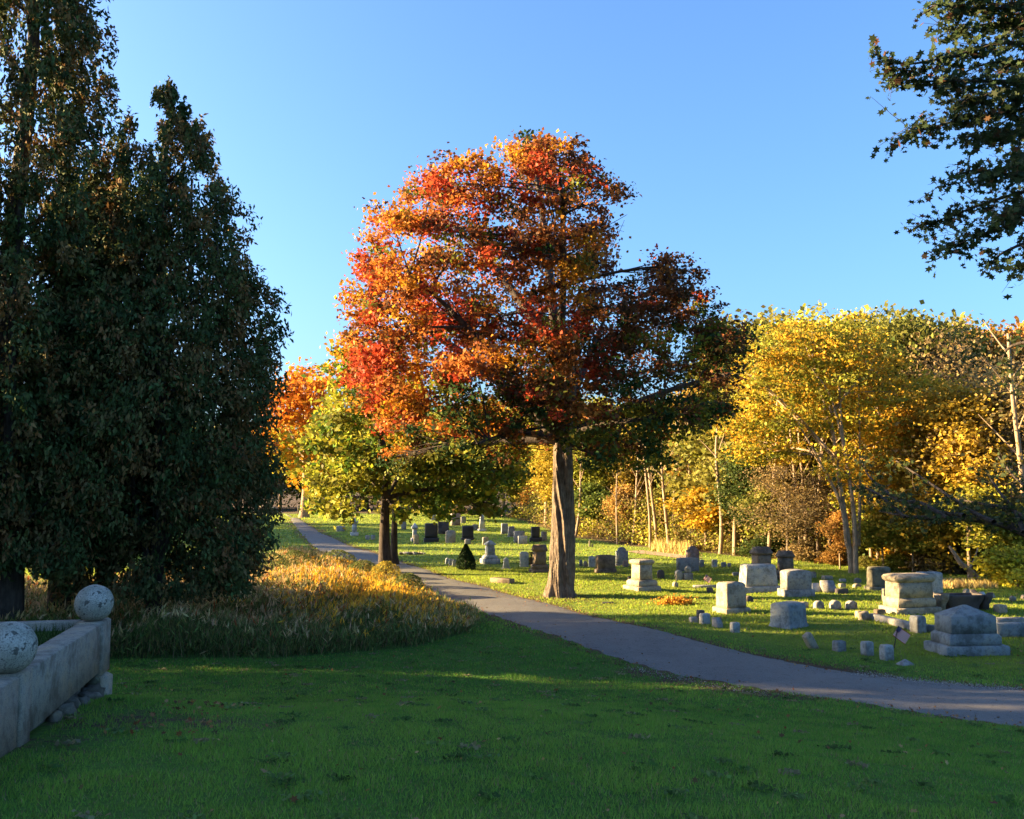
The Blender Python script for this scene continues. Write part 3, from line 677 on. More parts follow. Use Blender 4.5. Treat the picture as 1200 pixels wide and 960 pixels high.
T = [  # kind, px, distance, top y, colour, label, width
    ('A', 905, 56, 382, K1, "olive tree showing above the golden locust on its left", 1.1),
    ('A', 975, 58, 372, YG, "yellow green tree rising behind the golden locust", 1.0),
    ('A', 1045, 52, 372, (.17, .17, .035), "tall olive green oak right behind the golden locust's right shoulder", .9),
    ('A', 1075, 60, 392, G2, "dark green oak between the golden locust and the orange topped tree", .8),
    ('C', 1100, 50, 388, B1, "thin brown tree with bare upper twigs against the sky", 1.0),
    ('A', 1150, 66, 388, O1, "orange topped oak far back at the right", 1.0),
    ('A', 1195, 62, 392, O1, "rust orange oak far back by the right edge of the photo", .9),
    ('C', 1140, 47, 425, B1, "grey brown nearly bare tree right of centre of the right hand wood", 1.1),
    ('C', 1180, 45, 418, (.22, .15, .06), "nearly bare tan tree close to the right edge", 1.1),
    ('C', 1120, 44, 470, K1, "bare branched tree behind the low dark bough", 1.3),
    ('C', 1215, 44, 440, B1, "half bare tree cut by the right edge of the photo", 1.1),
    ('B', 1085, 46, 445, Y1, "yellow leaved tree right of the pale forked stems", .9),
    ('B', 860, 58, 455, YG, "yellow green tree left of the golden locust", .9),
    ('A', 850, 64, 420, G1, "green tree behind the right side of the red maple", .9),
    ('B', 885, 52, 520, G2, "shaded green tree under the left side of the golden locust", 1.1),
    ('C', 920, 47, 540, B1, "brown thicket tree behind the two gabled monuments", 1.4),
    ('C', 955, 46, 550, (.12, .09, .045), "dark brown bare tree left of the pale forked stems", 1.4),
    ('E', 895, 50, 560, K1, "olive sapling left of the two gabled monuments", 1.3),
    ('E', 1030, 42, 585, YG, "yellow green sapling behind the low bough", 1.5),
    ('E', 1065, 41, 590, YG, "leafy yellow green sapling above the mossy headstone", 1.5),
    ('E', 1105, 41, 600, (.22, .22, .035), "pale yellow green sapling above the large capped monument", 1.4),
    ('E', 1150, 43, 560, K1, "olive sapling above the leaning dead trunk", 1.4),
    ('E', 1200, 42, 575, G1, "green sapling at the right edge behind the yellow bush", 1.5),
    ('E', 980, 43, 595, (.46, .24, .06), "small tree with orange red leaves low on the pale stems", 1.0),
    ('B', 690, 72, 470, YG, "yellow green tree directly right of the twisted trunk", 1.1),
    ('B', 735, 70, 480, Y1, "yellow tree in the middle of the wood", 1.1),
    ('A', 770, 74, 470, G1, "green tree in the middle of the wood behind the maple", 1.0),
    ('B', 790, 64, 470, K1, "slender olive tree right of the middle of the wood", .9),
    ('B', 820, 62, 455, (.38, .22, .04), "amber slender tree with pale trunk", .9),
    ('B', 845, 60, 480, YG, "slender yellow green tree with pale trunk", .8),
    ('E', 825, 55, 565, Y2c, "small golden tree with two pale trunks behind the serpentine headstone", 1.7),
    ('E', 700, 66, 560, G1, "small round green tree at the foot of the wood right of the twisted trunk", 1.5),
    ('E', 735, 63, 565, (.44, .26, .07), "small orange pink tree at the foot of the wood", 1.1),
    ('E', 765, 63, 570, K1, "small olive tree at the foot of the wood", 1.5),
    ('E', 865, 54, 585, G1, "small green tree left of the bare thicket", 1.3),
    ('E', 850, 55, 600, R1, "small red leaved sapling at the foot of the wood", .8),
    ('B', 590, 92, 470, YG, "yellow green tree left of the twisted trunk", 1.2),
    ('B', 625, 88, 480, Y1, "bright yellow tree directly left of the twisted trunk", 1.1),
    ('A', 555, 96, 480, G1, "green tree behind the far headstones", 1.2),
    ('B', 520, 102, 485, YG, "yellow green tree behind the obelisk", 1.2),
    ('E', 600, 88, 550, YG, "low yellow green tree behind the obelisk", 1.8),
    ('E', 635, 84, 560, O1, "low orange tree with pale stems left of the twisted trunk", 1.6),
    ('E', 560, 95, 560, Y1, "low yellow tree behind the far headstones", 1.6),
    ('A', 480, 110, 470, G1, "green tree far behind the second maple", 1.3),
    ('A', 430, 118, 480, K1, "olive tree far beyond the lane", 1.4),
    ('A', 385, 124, 500, G1, "green tree beyond the bend of the lane", 1.4),
    ('B', 330, 128, 500, O1, "orange tree far beyond the arborvitae", 1.4),
    ('A', 270, 120, 500, G1, "green tree seen through the arborvitae on the right", 1.5),
    ('A', 190, 118, 505, K1, "olive tree seen through the middle of the arborvitae row", 1.5),
    ('A', 110, 118, 500, G2, "dark green tree seen through the arborvitae", 1.5),
    ('A', 30, 118, 500, G1, "green tree seen through the leftmost arborvitae", 1.5),
    ('A', 1110, 41, 455, (.50, .33, .04), "broad golden tree right of the locust with low spreading crown", 1.1),
    ('C', 1160, 40, 430, (.38, .27, .09), "tan and olive tree above the leaning dead trunk", 1.3),
    ('C', 1205, 40, 435, (.38, .27, .09), "amber olive tree at the right edge behind the dark boughs", 1.1),
    ('B', 1070, 43, 480, (.52, .30, .03), "orange gold tree touching the locust's right side", 1.0),
    ('E', 1130, 38.5, 560, YG, "yellow green small tree behind the dark cradle tomb", 1.5),
    ('E', 1175, 38, 580, YG, "leafy small tree beside the yellow bush", 1.4),
    ('A', 1120, 62, 385, K1, "olive tree far back between the dark green oak and the orange topped one", .9),
    ('A', 1010, 60, 378, (.30, .28, .05), "pale olive tree top showing over the middle of the locust", 1.0),
    ('B', 640, 76, 455, YG, "yellow green tree seen through the twisted trunk maple's lower boughs", 1.2),
    ('B', 665, 70, 500, (.45, .33, .04), "yellow tree just behind the twisted trunk", 1.1),
    ('B', 710, 68, 495, (.30, .30, .04), "bright green gold tree right of the twisted trunk", 1.2),
    ('B', 755, 66, 500, (.42, .30, .05), "tall amber green tree above the cream pedestal", 1.1),
]
for a in T: tree(*a)
# shrubs along the edge
SH = [(1185, 34.5, 636, (.55, .48, .04), "bright yellow green bush at the right edge of the lawn", 1.5), (1222, 35, 645, (.48, .44, .04), "yellow green bush cut by the right edge of the photo", 1.3),
      (1090, 41, 640, B1, "brown shrub behind the large capped monument", 1.5), (1045, 42, 645, YG, "yellow green shrub behind the mossy headstone", 1.5), (1010, 43, 650, K1, "olive shrub right of the pale forked stems", 1.3), (1140, 41, 650, (.10, .08, .04), "dark brown shrub under the leaning dead trunk", 1.6),
      (970, 45, 640, (.30, .16, .04), "rusty shrub beside the pale forked stems", 1.2), (935, 47, 630, B1, "brown shrub between the gabled monuments and the wood", 1.6), (890, 50, 625, G2, "dark green shrub left of the gabled monuments", 1.6), (860, 53, 630, K1, "olive shrub at the foot of the wood", 1.4),
      (795, 60, 625, G2, "dark shrub behind the golden sapling", 1.4), (760, 64, 622, G2, "dark green shrub at the foot of the wood", 1.6), (725, 67, 620, G1, "green shrub right of the twisted trunk", 1.6), (690, 70, 612, G2, "dark shrub directly right of the twisted trunk", 1.6),
      (610, 88, 595, Y1, "yellow shrub left of the twisted trunk", 1.8), (580, 90, 595, G1, "green shrub behind the obelisk", 1.8), (540, 95, 592, B1, "tan shrub behind the far headstones", 1.8), (500, 96, 592, YG, "yellow green shrub behind the far dark headstones", 1.8), (455, 98, 592, K1, "olive shrub behind the trunk of the second maple", 1.8), (400, 100, 592, YG, "yellow green shrub beyond the lane", 1.8), (375, 104, 588, O1, "orange shrub by the bend of the lane", 1.6),
      (1165, 44, 600, K1, "olive shrub right of the leaning dead trunk", 2.0), (1120, 45, 610, G2, "dark green shrub behind the pale hipped monument", 2.0)]
for px, Y, yt, c, lb, wd in SH: tree('D', px, Y, yt, c, lb, wd)

# thin lit trunks inside the wood
pole_mb = MB(); z = np.linspace(-.2, 7, 8)
tube(pole_mb, np.stack([.12 * np.sin(z * .8), .1 * np.cos(z * .6), z], 1), np.linspace(.11, .05, 8), 6)
for q in range(7):
    z0 = 3 + q * .55; a = q * 2.4
    tube(pole_mb, bez([0, 0, z0], [1.1 * math.cos(a), 1.1 * math.sin(a), z0 + 1.2], .1, 4, .05), np.linspace(.035, .01, 4), 4)
pole_me = pole_mb.mesh("slim_trunk", M_barkp, True)
rp = np.random.default_rng(5)
def slim_label(px, Y):
    spots = [(720, "just right of the twisted trunk"), (775, "above the cream pedestal monument"), (840, "above the curved brown headstone"), (895, "left of the gabled monuments"), (960, "above the gabled monuments"), (1020, "beside the pale forked stems"), (1080, "above the mossy headstone"), (1140, "above the dark cradle tomb"), (1400, "near the right edge of the photo")]
    w_ = [a[1] for a in spots if px < a[0]][0]; k_ = slim_n.get(w_, 0); slim_n[w_] = k_ + 1
    return ["leftmost", "second from the left", "third from the left", "fourth from the left", "fifth from the left", "sixth from the left"][min(k_, 5)] + " of the slim bare trunks " + w_
slim_n = {}
for i in range(44):
    px = 660 + (1210 - 660) * (i + rp.random()) / 44
    X = (px - 600) / FPX * 1; Yb = 40.0
    for _ in range(6): Yb = float(wood_edge(X * Yb)) + 1 + 0
    Yb += rp.random() * 6 - 1.2
    Xb = X * Yb
    o = obj("slim_trunk", pole_me, None, (Xb, Yb, float(zat(Xb, Yb)) - .1), rp.random() * 6.28, slim_label(px, Yb), "tree trunk", "slim trunks in the wood")
    s = .7 + rp.random() * .6; o.scale = (s, s, s * (0.8 + .5 * rp.random())); o.rotation_euler[0] = rp.normal(0, .07); o.rotation_euler[1] = rp.normal(0, .07)

# deep wood beyond: one leafy mass nobody could count
r = np.random.default_rng(8); N = 4100; th_ = r.random(N)
Xc = -75 + 190 * th_; Yc = wood_edge(np.abs(Xc) * np.sign(Xc)) + 9 + r.random(N) ** 1.3 * 22
Yc = np.where(Xc < 0, 112 + r.random(N) * 25, Yc)
hmax = np.interp(Xc, [-75, 0, 12, 25, 35, 115], [12, 10.5, 9.5, 10.5, 10, 11]) * (.75 + .4 * vn2(Xc, Yc, .18))
Zc = zat(Xc, Yc) + hmax * r.random(N) ** .8
per = 20; ci = np.repeat(np.arange(N), per)
P = np.stack([Xc, Yc, Zc], 1)[ci] + r.normal(0, 1, (N * per, 3)) * [1.0, 1.0, .6]
cs = np.array([(.08, .10, .03), G1, K1, (.16, .12, .05), (.30, .25, .05)])[np.clip((vn2(Xc, Yc, .12) * 5 + r.normal(0, .6, N)), 0, 4).astype(int)]
obj("deep_wood", leaf_mesh("deep_wood", P, .38 * (.6 + .7 * r.random(len(P))), jitter_col(cs[ci], r), r=r), kind="stuff", label="dense green and brown depth of the wood behind the first trees", cat="woodland")
# understory brush at the wood edge
r = np.random.default_rng(9); N = 2600
pxs = 600 + (1260 - 600) * r.random(N); u = (pxs - 600) / FPX; Yb = np.full(N, 50.)
for _ in range(8): Yb = wood_edge(u * Yb) + 1.2
Yb = Yb + r.random(N) * 6; Xb = u * Yb
per = 26; ci = np.repeat(np.arange(N), per)
P = np.stack([Xb, Yb, zat(Xb, Yb) + .1 + 2.6 * r.random(N) ** 1.4], 1)[ci] + r.normal(0, 1, (N * per, 3)) * [.4, .4, .28]
cs = np.array([G2, (.10, .08, .035), K1, (.2, .14, .05), YG])[np.clip((vn2(Xb, Yb, .35) * 5 + r.normal(0, .8, N)), 0, 4).astype(int)]
obj("undergrowth", leaf_mesh("undergrowth", P, .16 * (.6 + .8 * r.random(len(P))), jitter_col(cs[ci], r), r=r), kind="stuff", label="tangled brown and green undergrowth along the foot of the wood", cat="undergrowth")

# dead trunk leaning at the right
mb = MB(); Yd = 36.5
def wp(pts, Y): return np.array([pp(x, y, Y) for x, y in pts])
A = wp([(1154, 688), (1140, 672), (1126, 660), (1118, 648), (1112, 640)], Yd)
tube(mb, cat_rom(A, 4), np.linspace(.14, .05, 17), 7)
tube(mb, cat_rom(wp([(1136, 668), (1142, 655), (1146, 642)], Yd), 4), np.linspace(.05, .02, 9), 5)
tube(mb, cat_rom(wp([(1110, 683), (1098, 672), (1088, 668)], Yd), 4), np.linspace(.04, .02, 9), 5)
o = obj("dead_trunk", mb.mesh("dead_trunk", M_barkp, True), label="bleached dead trunk leaning out of the undergrowth left of the yellow green bush", cat="dead tree")

# ------------------------------------------------------------------ tree beyond the right edge whose boughs reach in
Yn = 19.0; BX = np.array([16.5, 20.5, float(zat(16.5, 20.5)) - .1])
root = bpy.data.objects.new("maple_tree", None); COL.objects.link(root); root.location = BX
root["label"] = "shaded dark maple whose boughs reach into the photo from the right edge"; root["category"] = "tree"
mb = MB(); z = np.linspace(-.2, 15, 12)
tube(mb, np.stack([.1 * np.sin(z), .1 * np.cos(z * .7), z], 1), np.linspace(.55, .2, 12), 12)
obj("trunk", mb.mesh("near_trunk", M_barkd, True), root)
r = np.random.default_rng(61); mb = MB(); LP = []; LPs = []
def bough(pts, Y0, Y1, r0, r1, dens, spread, ends=.0, leafy=1.0, low=False):
    ys = np.linspace(Y0, Y1, len(pts)); A = np.array([pp(x, y, Y) for (x, y), Y in zip(pts, ys)])
    C = cat_rom(A, 8); tube(mb, C - BX, np.linspace(r0, r1, len(C)), 7)
    Lg = np.concatenate([[0], np.cumsum(np.linalg.norm(np.diff(C, axis=0), axis=1))])
    n = int(dens * Lg[-1])
    for k in range(n):
        u = ends + (1 - ends) * r.random(); q = np.array([np.interp(u * Lg[-1], Lg, C[:, j]) for j in range(3)])
        d = r.normal(0, 1, 3) * spread * np.array([1, 1, .55]); e = q + d
        tube(mb, bez(q, e, .02, 3, .04, r) - BX, np.array([.008, .006, .003]), 3)
        m = int(8 * leafy)
        s = r.random((m, 1)); lp = q * (1 - s) + e * s + r.normal(0, .075, (m, 3)) - [0, 0, .04]
        (LPs if low else LP).append(lp)
# upper boughs: chains of picture points from off frame towards the tips
for pts in [[(1260, 20), (1190, 10), (1130, 10), (1095, 5)], [(1260, 60), (1180, 50), (1120, 65), (1060, 75), (1022, 62)], [(1260, 90), (1190, 95), (1130, 95), (1080, 95), (1040, 92)], [(1250, 120), (1190, 130), (1130, 140), (1085, 152), (1062, 150)],
            [(1260, 40), (1210, 30), (1160, 28), (1110, 40)], [(1260, -20), (1200, -15), (1150, -12), (1110, -8)], [(1240, 80), (1190, 72), (1140, 80), (1095, 112)], [(1250, 110), (1200, 115), (1160, 112), (1110, 122)], [(1260, 140), (1210, 150), (1170, 158), (1130, 160)],
            [(1260, 190), (1190, 205), (1140, 200), (1110, 212)], [(1260, 215), (1200, 225), (1150, 240), (1110, 255), (1066, 270)], [(1260, 240), (1200, 258), (1150, 275), (1090, 300)], [(1260, 260), (1200, 285), (1170, 300), (1155, 318)], [(1260, 230), (1210, 240), (1170, 252)], [(1270, 290), (1220, 300), (1185, 318)], [(1250, 190), (1200, 190), (1150, 212)],
            [(1260, 100), (1225, 160), (1195, 185)]]:
    bough(pts, Yn + r.normal(0, 1.0), Yn - 1.2 + r.normal(0, .8), .05, .008, 17, .34)
obj("crown", leaf_mesh("near_crown", np.concatenate(LP) - BX, .15 * (.65 + .6 * r.random(len(np.concatenate(LP)))), jitter_col(np.where(r.random((len(np.concatenate(LP)), 1)) < .08, np.array((.10, .05, .025)), np.array((.040, .058, .022))), r), shape=MAPLE, r=r, droop=.5), root)
# low bough
for pts, r0, d_ in [([(1330, 700), (1255, 655), (1200, 624), (1165, 612), (1120, 607), (1070, 606), (1030, 599)], .17, 5), ([(1165, 612), (1140, 600), (1110, 580), (1080, 560), (1050, 540)], .06, 20), ([(1200, 624), (1190, 600), (1170, 575), (1155, 550)], .06, 20), ([(1110, 607), (1080, 590), (1050, 585), (1020, 560), (1010, 540)], .05, 20),
                    ([(1250, 600), (1215, 580), (1190, 560), (1170, 535)], .05, 20), ([(1060, 606), (1030, 580), (1010, 570)], .04, 20), ([(1270, 400), (1210, 400), (1180, 410), (1172, 440)], .05, 16), ([(1270, 430), (1215, 430), (1190, 455)], .05, 16), ([(1130, 604), (1100, 600), (1060, 590), (1035, 572)], .05, 22), ([(1210, 610), (1180, 596), (1150, 590), (1120, 585)], .05, 24)]:
    bough(pts, 20.5, 24 + r.normal(0, .8), r0, .02, d_ * .33, .42, low=True)
obj("low_foliage", leaf_mesh("low_foliage", np.concatenate(LPs) - BX, .135 * (.65 + .6 * r.random(len(np.concatenate(LPs)))), jitter_col(np.where(r.random((len(np.concatenate(LPs)), 1)) < .3, np.array((.10, .085, .02)), np.array((.045, .06, .018))), r), shape=MAPLE, r=r, droop=.5), root)
obj("limbs", mb.mesh("near_limbs", M_barkd, True), root)
# ------------------------------------------------------------------ granite plot wall at the left
U = np.array([-.213, .977]); U /= np.linalg.norm(U); Vv = np.array([-U[1], U[0]])   # along the wall, and towards the inside (left)
ZT = 2.215
def rect_block(mb, o, a, b, w, z0, z1, ch=.012, seed=0, rough=0.0):
    """box from o + a*U (length a..b) and w0..w1 along Vv, chamfered edges"""
    (a0, a1), (w0, w1) = (a, b), w
    loft(mb, [((a1 - a0), (w1 - w0), z0), ((a1 - a0), (w1 - w0), z1 - ch), ((a1 - a0) - 2 * ch, (w1 - w0) - 2 * ch, z1)],
         M=lambda P: np.concatenate([(np.array(o)[None] + (P[:, :1] + (a0 + a1) / 2) * U[None] + (P[:, 1:2] + (w0 + w1) / 2) * Vv[None]), P[:, 2:]], 1), ch=ch, rough=rough, seed=seed)
def loft(mb, rings, ch=.01, M=None, cap=True, rough=0.0, seed=0, sub=1, bottom=True):
    """stack of chamfered rectangles (w, d, z[, ox, oy])"""
    V = []
    r = np.random.default_rng(seed)
    if sub > 1:
        R = []
        for i in range(len(rings) - 1):
            A = np.array([*rings[i], *([0, 0] if len(rings[i]) == 3 else [])], float); B = np.array([*rings[i + 1], *([0, 0] if len(rings[i + 1]) == 3 else [])], float)
            n = sub if np.linalg.norm(A[:3] - B[:3]) > .08 else 1
            for k in range(n): R.append(tuple(A + (B - A) * k / n))
        R.append(tuple([*rings[-1], *([0, 0] if len(rings[-1]) == 3 else [])])); rings = R
    for rg in rings:
        w, d, z = rg[:3]; ox, oy = (rg[3], rg[4]) if len(rg) > 3 else (0, 0)
        c = min(ch, w * .3, d * .3); x, y = w / 2, d / 2
        q = [(-x + c, -y), (x - c, -y), (x, -y + c), (x, y - c), (x - c, y), (-x + c, y), (-x, y - c), (-x, -y + c)]
        if sub > 1:   # extra points along the long sides
            q2 = []
            for i in range(8):
                q2.append(q[i])
                if i % 2 == 0:
                    for k in (1, 2, 3): q2.append(tuple(np.array(q[i]) + (np.array(q[(i + 1) % 8]) - q[i]) * k / 4))
            q = q2
        V.append([(a + ox, b + oy, z) for a, b in q])
    V = np.array(V, float); n, k = V.shape[:2]
    if rough > 0:
        V[..., :2] *= 1 + (r.random((n, k, 1)) - .5) * rough
        V[1:, :, 2] += (r.random((n - 1, k)) - .5) * rough * .15
    P = V.reshape(-1, 3)
    if M is not None: P = M(P)
    i = np.arange(n - 1)[:, None] * k; j = np.arange(k)[None]; j2 = (j + 1) % k
    F = [np.stack([i + j, i + j2, i + k + j2, i + k + j], -1).reshape(-1, 4)]
    if cap: F.append(((n - 1) * k + np.arange(k))[None])
    if bottom: F.append(np.arange(k)[::-1][None])
    mb.add(P, F)
def extrude(mb, prof, d, ch=.012, y0=0.0):
    """front outline (x,z) extruded through depth d with chamfered rims"""
    prof = np.array(prof, float); c = prof.mean(0); n = len(prof)
    ins = prof + (c - prof) / np.linalg.norm(c - prof, axis=1)[:, None] * ch
    L_ = [(ins, -d / 2), (prof, -d / 2 + ch), (prof, d / 2 - ch), (ins, d / 2)]
    V = np.concatenate([np.stack([p[:, 0], np.full(n, y + y0), p[:, 1]], 1) for p, y in L_])
    F = []; j = np.arange(n); j2 = (j + 1) % n
    for k in range(3): F.append(np.stack([k * n + j, k * n + j2, (k + 1) * n + j2, (k + 1) * n + j], 1))
    mb.add(V, F + [np.arange(n)[::-1][None], (3 * n + np.arange(n))[None]])
def arch(w, h, rise, n=12, shoulder=0.0, z0=0.0):
    """tablet outline with a round or shouldered head"""
    x = w / 2; s = shoulder * w; hh = h - rise
    top = [(math.cos(t_) * (x - s), hh + math.sin(t_) * rise) for t_ in np.linspace(0, math.pi, n)]
    P = [(-x, z0), (x, z0)]
    if s > 0: P += [(x, hh - .0), (x - s * .9, hh + .004)]
    P += top
    if s > 0: P += [(-x + s * .9, hh + .004), (-x, hh)]
    return P
# granite of the wall, and the pitted stone of the balls
M_wall = stone_mat("wall_granite", (.36, .33, .265), .45, .7, sc_=1.3)
t = NT("ball_granite"); tc = t.n("ShaderNodeTexCoord")
f1 = t.noise(70, 3, .8, vec=tc.outputs["Object"]); f2 = t.noise(16, 2, .5, vec=tc.outputs["Object"]); f3 = t.noise(4, 5, .65, vec=tc.outputs["Object"])
c = t.ramp(f3.outputs[0], [(.35, (.20, .20, .15)), (.62, (.42, .40, .34))]).outputs[0]
c = t.mix(t.ramp(f1.outputs[0], [(.5, 0.0), (.6, .7)]).outputs[0], c, (.07, .07, .065))
c = t.mix(t.ramp(f2.outputs[0], [(.60, 0.0), (.64, .85)]).outputs[0], c, (.05, .052, .045))
M_ball = t.out(c, .9, t.bump(f1.outputs[0], .5, .01), .2)

pw = bpy.data.objects.new("plot_wall", None); COL.objects.link(pw)
pw["label"] = "low grey granite wall round a raised plot, with stone balls on its corners"; pw["category"] = "wall"
O = np.array([-4.64, 10.61]); ZT = 2.2
FAR, NEAR = .25, -5.9
WOUT, WIN = 0.0, .27
def part(nm, a, w, z0, z1, ch=.012, seed=1, rough=0.0, mat=None):
    mb = MB(); rect_block(mb, O, a[0], a[1], w, z0, z1, ch, seed, rough); return obj(nm, mb.mesh(nm, mat or M_wall), pw)
part("rail", (-2.81, -.27), (WOUT, WIN), ZT - .53, ZT)
part("post", (-.22, .25), (WOUT - .008, WIN + .02), ZT - .58, ZT + .004, .02)
part("post", (-3.13, -2.84), (WOUT - .01, WIN + .02), ZT - .66, ZT + .004, .015, 3)
part("rail", (-5.9, -3.16), (WOUT + .004, WIN), ZT - .56, ZT - .006)
part("foot_stone", (-.10, .24), (WOUT - .05, WIN - .02), 1.0, ZT - .585, .06, 5, .10)
part("rail", (.02, .22), (WIN + .03, 5.0), ZT - .45, ZT - .006)
# balls
def ball(o, a, w, rad):
    n, m_ = 48, 72; mb = MB(); ph = np.linspace(0, np.pi, n); th = np.linspace(0, 2 * np.pi, m_, endpoint=False)
    D = np.stack([np.sin(ph)[:, None] * np.cos(th), np.sin(ph)[:, None] * np.sin(th), np.cos(ph)[:, None] + 0 * th], -1)
    R = rad * (1 + .03 * (vnoise(D * 3 + 10) - .5) + .012 * (vnoise(D * 14 + 10) - .5)); V = D * R[..., None]
    i = np.arange(n - 1)[:, None] * m_; j = np.arange(m_)[None]; j2 = (j + 1) % m_
    q = o + a * U + w * Vv
    mb.add(V.reshape(-1, 3), [np.stack([i + j, i + m_ + j, i + m_ + j2, i + j2], -1).reshape(-1, 4)])
    x = obj("ball_finial", mb.mesh("ball", M_ball, True), pw, (q[0], q[1], ZT + rad - .008)); return x
ball(O, .0, .135, .208); ball(O, -3.02, .13, .21)
# rubble footing stones under the slab
def rock(name, parent, loc, s, seed, mat, flat=.7):
    r_ = np.random.default_rng(seed); n, m_ = 7, 9
    ph = np.linspace(0.05, np.pi - .05, n); th = np.linspace(0, 2 * np.pi, m_, endpoint=False)
    D = np.stack([np.sin(ph)[:, None] * np.cos(th), np.sin(ph)[:, None] * np.sin(th), np.cos(ph)[:, None] + 0 * th], -1)
    D = np.sign(D) * np.abs(D) ** .55
    V = D * (1 + .8 * (vnoise(D * 1.3 + seed * 3.1) - .5))[..., None] * s * np.array([1, .8, flat]) + r_.normal(0, .10 * s, D.shape)
    i = np.arange(n - 1)[:, None] * m_; j = np.arange(m_)[None]; j2 = (j + 1) % m_
    mb = MB(); mb.add(V.reshape(-1, 3), [np.stack([i + j, i + m_ + j, i + m_ + j2, i + j2], -1).reshape(-1, 4), np.arange(m_)[None], ((n - 1) * m_ + np.arange(m_))[::-1][None]])
    return obj(name, mb.mesh("rock", mat), parent, loc, r_.random() * 6)
rr_ = np.random.default_rng(3)
M_rub = stone_mat("rubble_stone", (.20, .18, .14), .7, .4)
M_moss = stone_mat("mossy_rubble", (.12, .125, .075), .7, .3)
a_ = -.22; i_ = 0
part("footing", (-2.7, -.12), (.10, WIN), 1.1, ZT - .54, .03, 8, .06, M_rub)
while a_ > -2.0:
    for lev in range(3):
        s = .06 + .075 * rr_.random(); w_ = .12 - .12 * rr_.random() - (.05 if lev == 0 else 0)
        q = O + (a_ + rr_.normal(0, .05)) * U + w_ * Vv; zg = float(zat(*q))
        z_ = zg + .02 + lev * .16
        if z_ + s * .5 < ZT - .53: rock("footing_stone", pw, (q[0], q[1], z_), s, i_ + 20, [M_rub, M_moss, M_rub][i_ % 3], .55 + .4 * rr_.random())
        i_ += 1
    a_ -= .17 + .1 * rr_.random()
# raised grass inside the plot
q0 = [O + a * U + w * Vv for a, w in [(.01, WIN + .012), (NEAR, WIN + .012), (NEAR, 4.5), (.01, 4.9)]]
mb = MB(); mb.add([(x, y, ZT - .10) for x, y in q0] + [(x, y, 1.2) for x, y in q0], [np.array([[0, 1, 2, 3]]), np.array([[0, 4, 5, 1], [1, 5, 6, 2], [2, 6, 7, 3], [3, 7, 4, 0]])])
obj("plot_bed", mb.mesh("plot_bed", M_lawn), kind="structure")

# ------------------------------------------------------------------ graves
YAW = math.radians(12)
used_g = {}
def place(px, py):
    return gp(px, py)
def grave(kind, x0, x1, yt, yb, mat, label, yaw=12, dr=.5, cat="headstone", group=None, base=None, name=None, tilt=0, **kw):
    """x0..x1, yt..yb: extent in the picture; the stone is set on the ground there at real size"""
    g = gp((x0 + x1) / 2, yb - 1); Y = g[1]
    th = math.radians(yaw); az = math.atan2(g[0], Y); rel = th + az       # angle of left side as seen
    wpx = (x1 - x0) / FPX * math.hypot(g[0], Y)
    W_ = wpx / (abs(math.cos(rel)) + dr * abs(math.sin(rel)))
    D_ = W_ * dr; H_ = (yb - yt) / FPX * Y
    H_ = max(H_ - .10 * 0, .08)
    m = S[mat] if isinstance(mat, str) else mat
    nm = name or {"headstone": "headstone", "monument": "monument", "marker": "grave_marker"}.get(cat, cat)
    parts = build(kind, W_, D_, H_, kw)
    g = np.array([g[0], Y + .35 * D_, 0]); g[2] = float(zat(g[0], g[1])) - .04
    sd = int(x0 * 7 + yb)
    if len(parts) == 1:
        o = obj(nm, parts[0][1].mesh(nm, m), None, g, th, label, cat, group)
        o.rotation_euler[1] = math.radians(tilt)
        return o
    root = bpy.data.objects.new(nm, None); COL.objects.link(root); root.location = g; root.rotation_euler = (0, math.radians(tilt), th)
    root["label"] = label; root["category"] = cat
    if group: root["group"] = group
    for pn, mb_, *mm in parts:
        o = obj(pn, mb_.mesh(nm + "_" + pn, S[mm[0]] if mm else m), root)
    return root
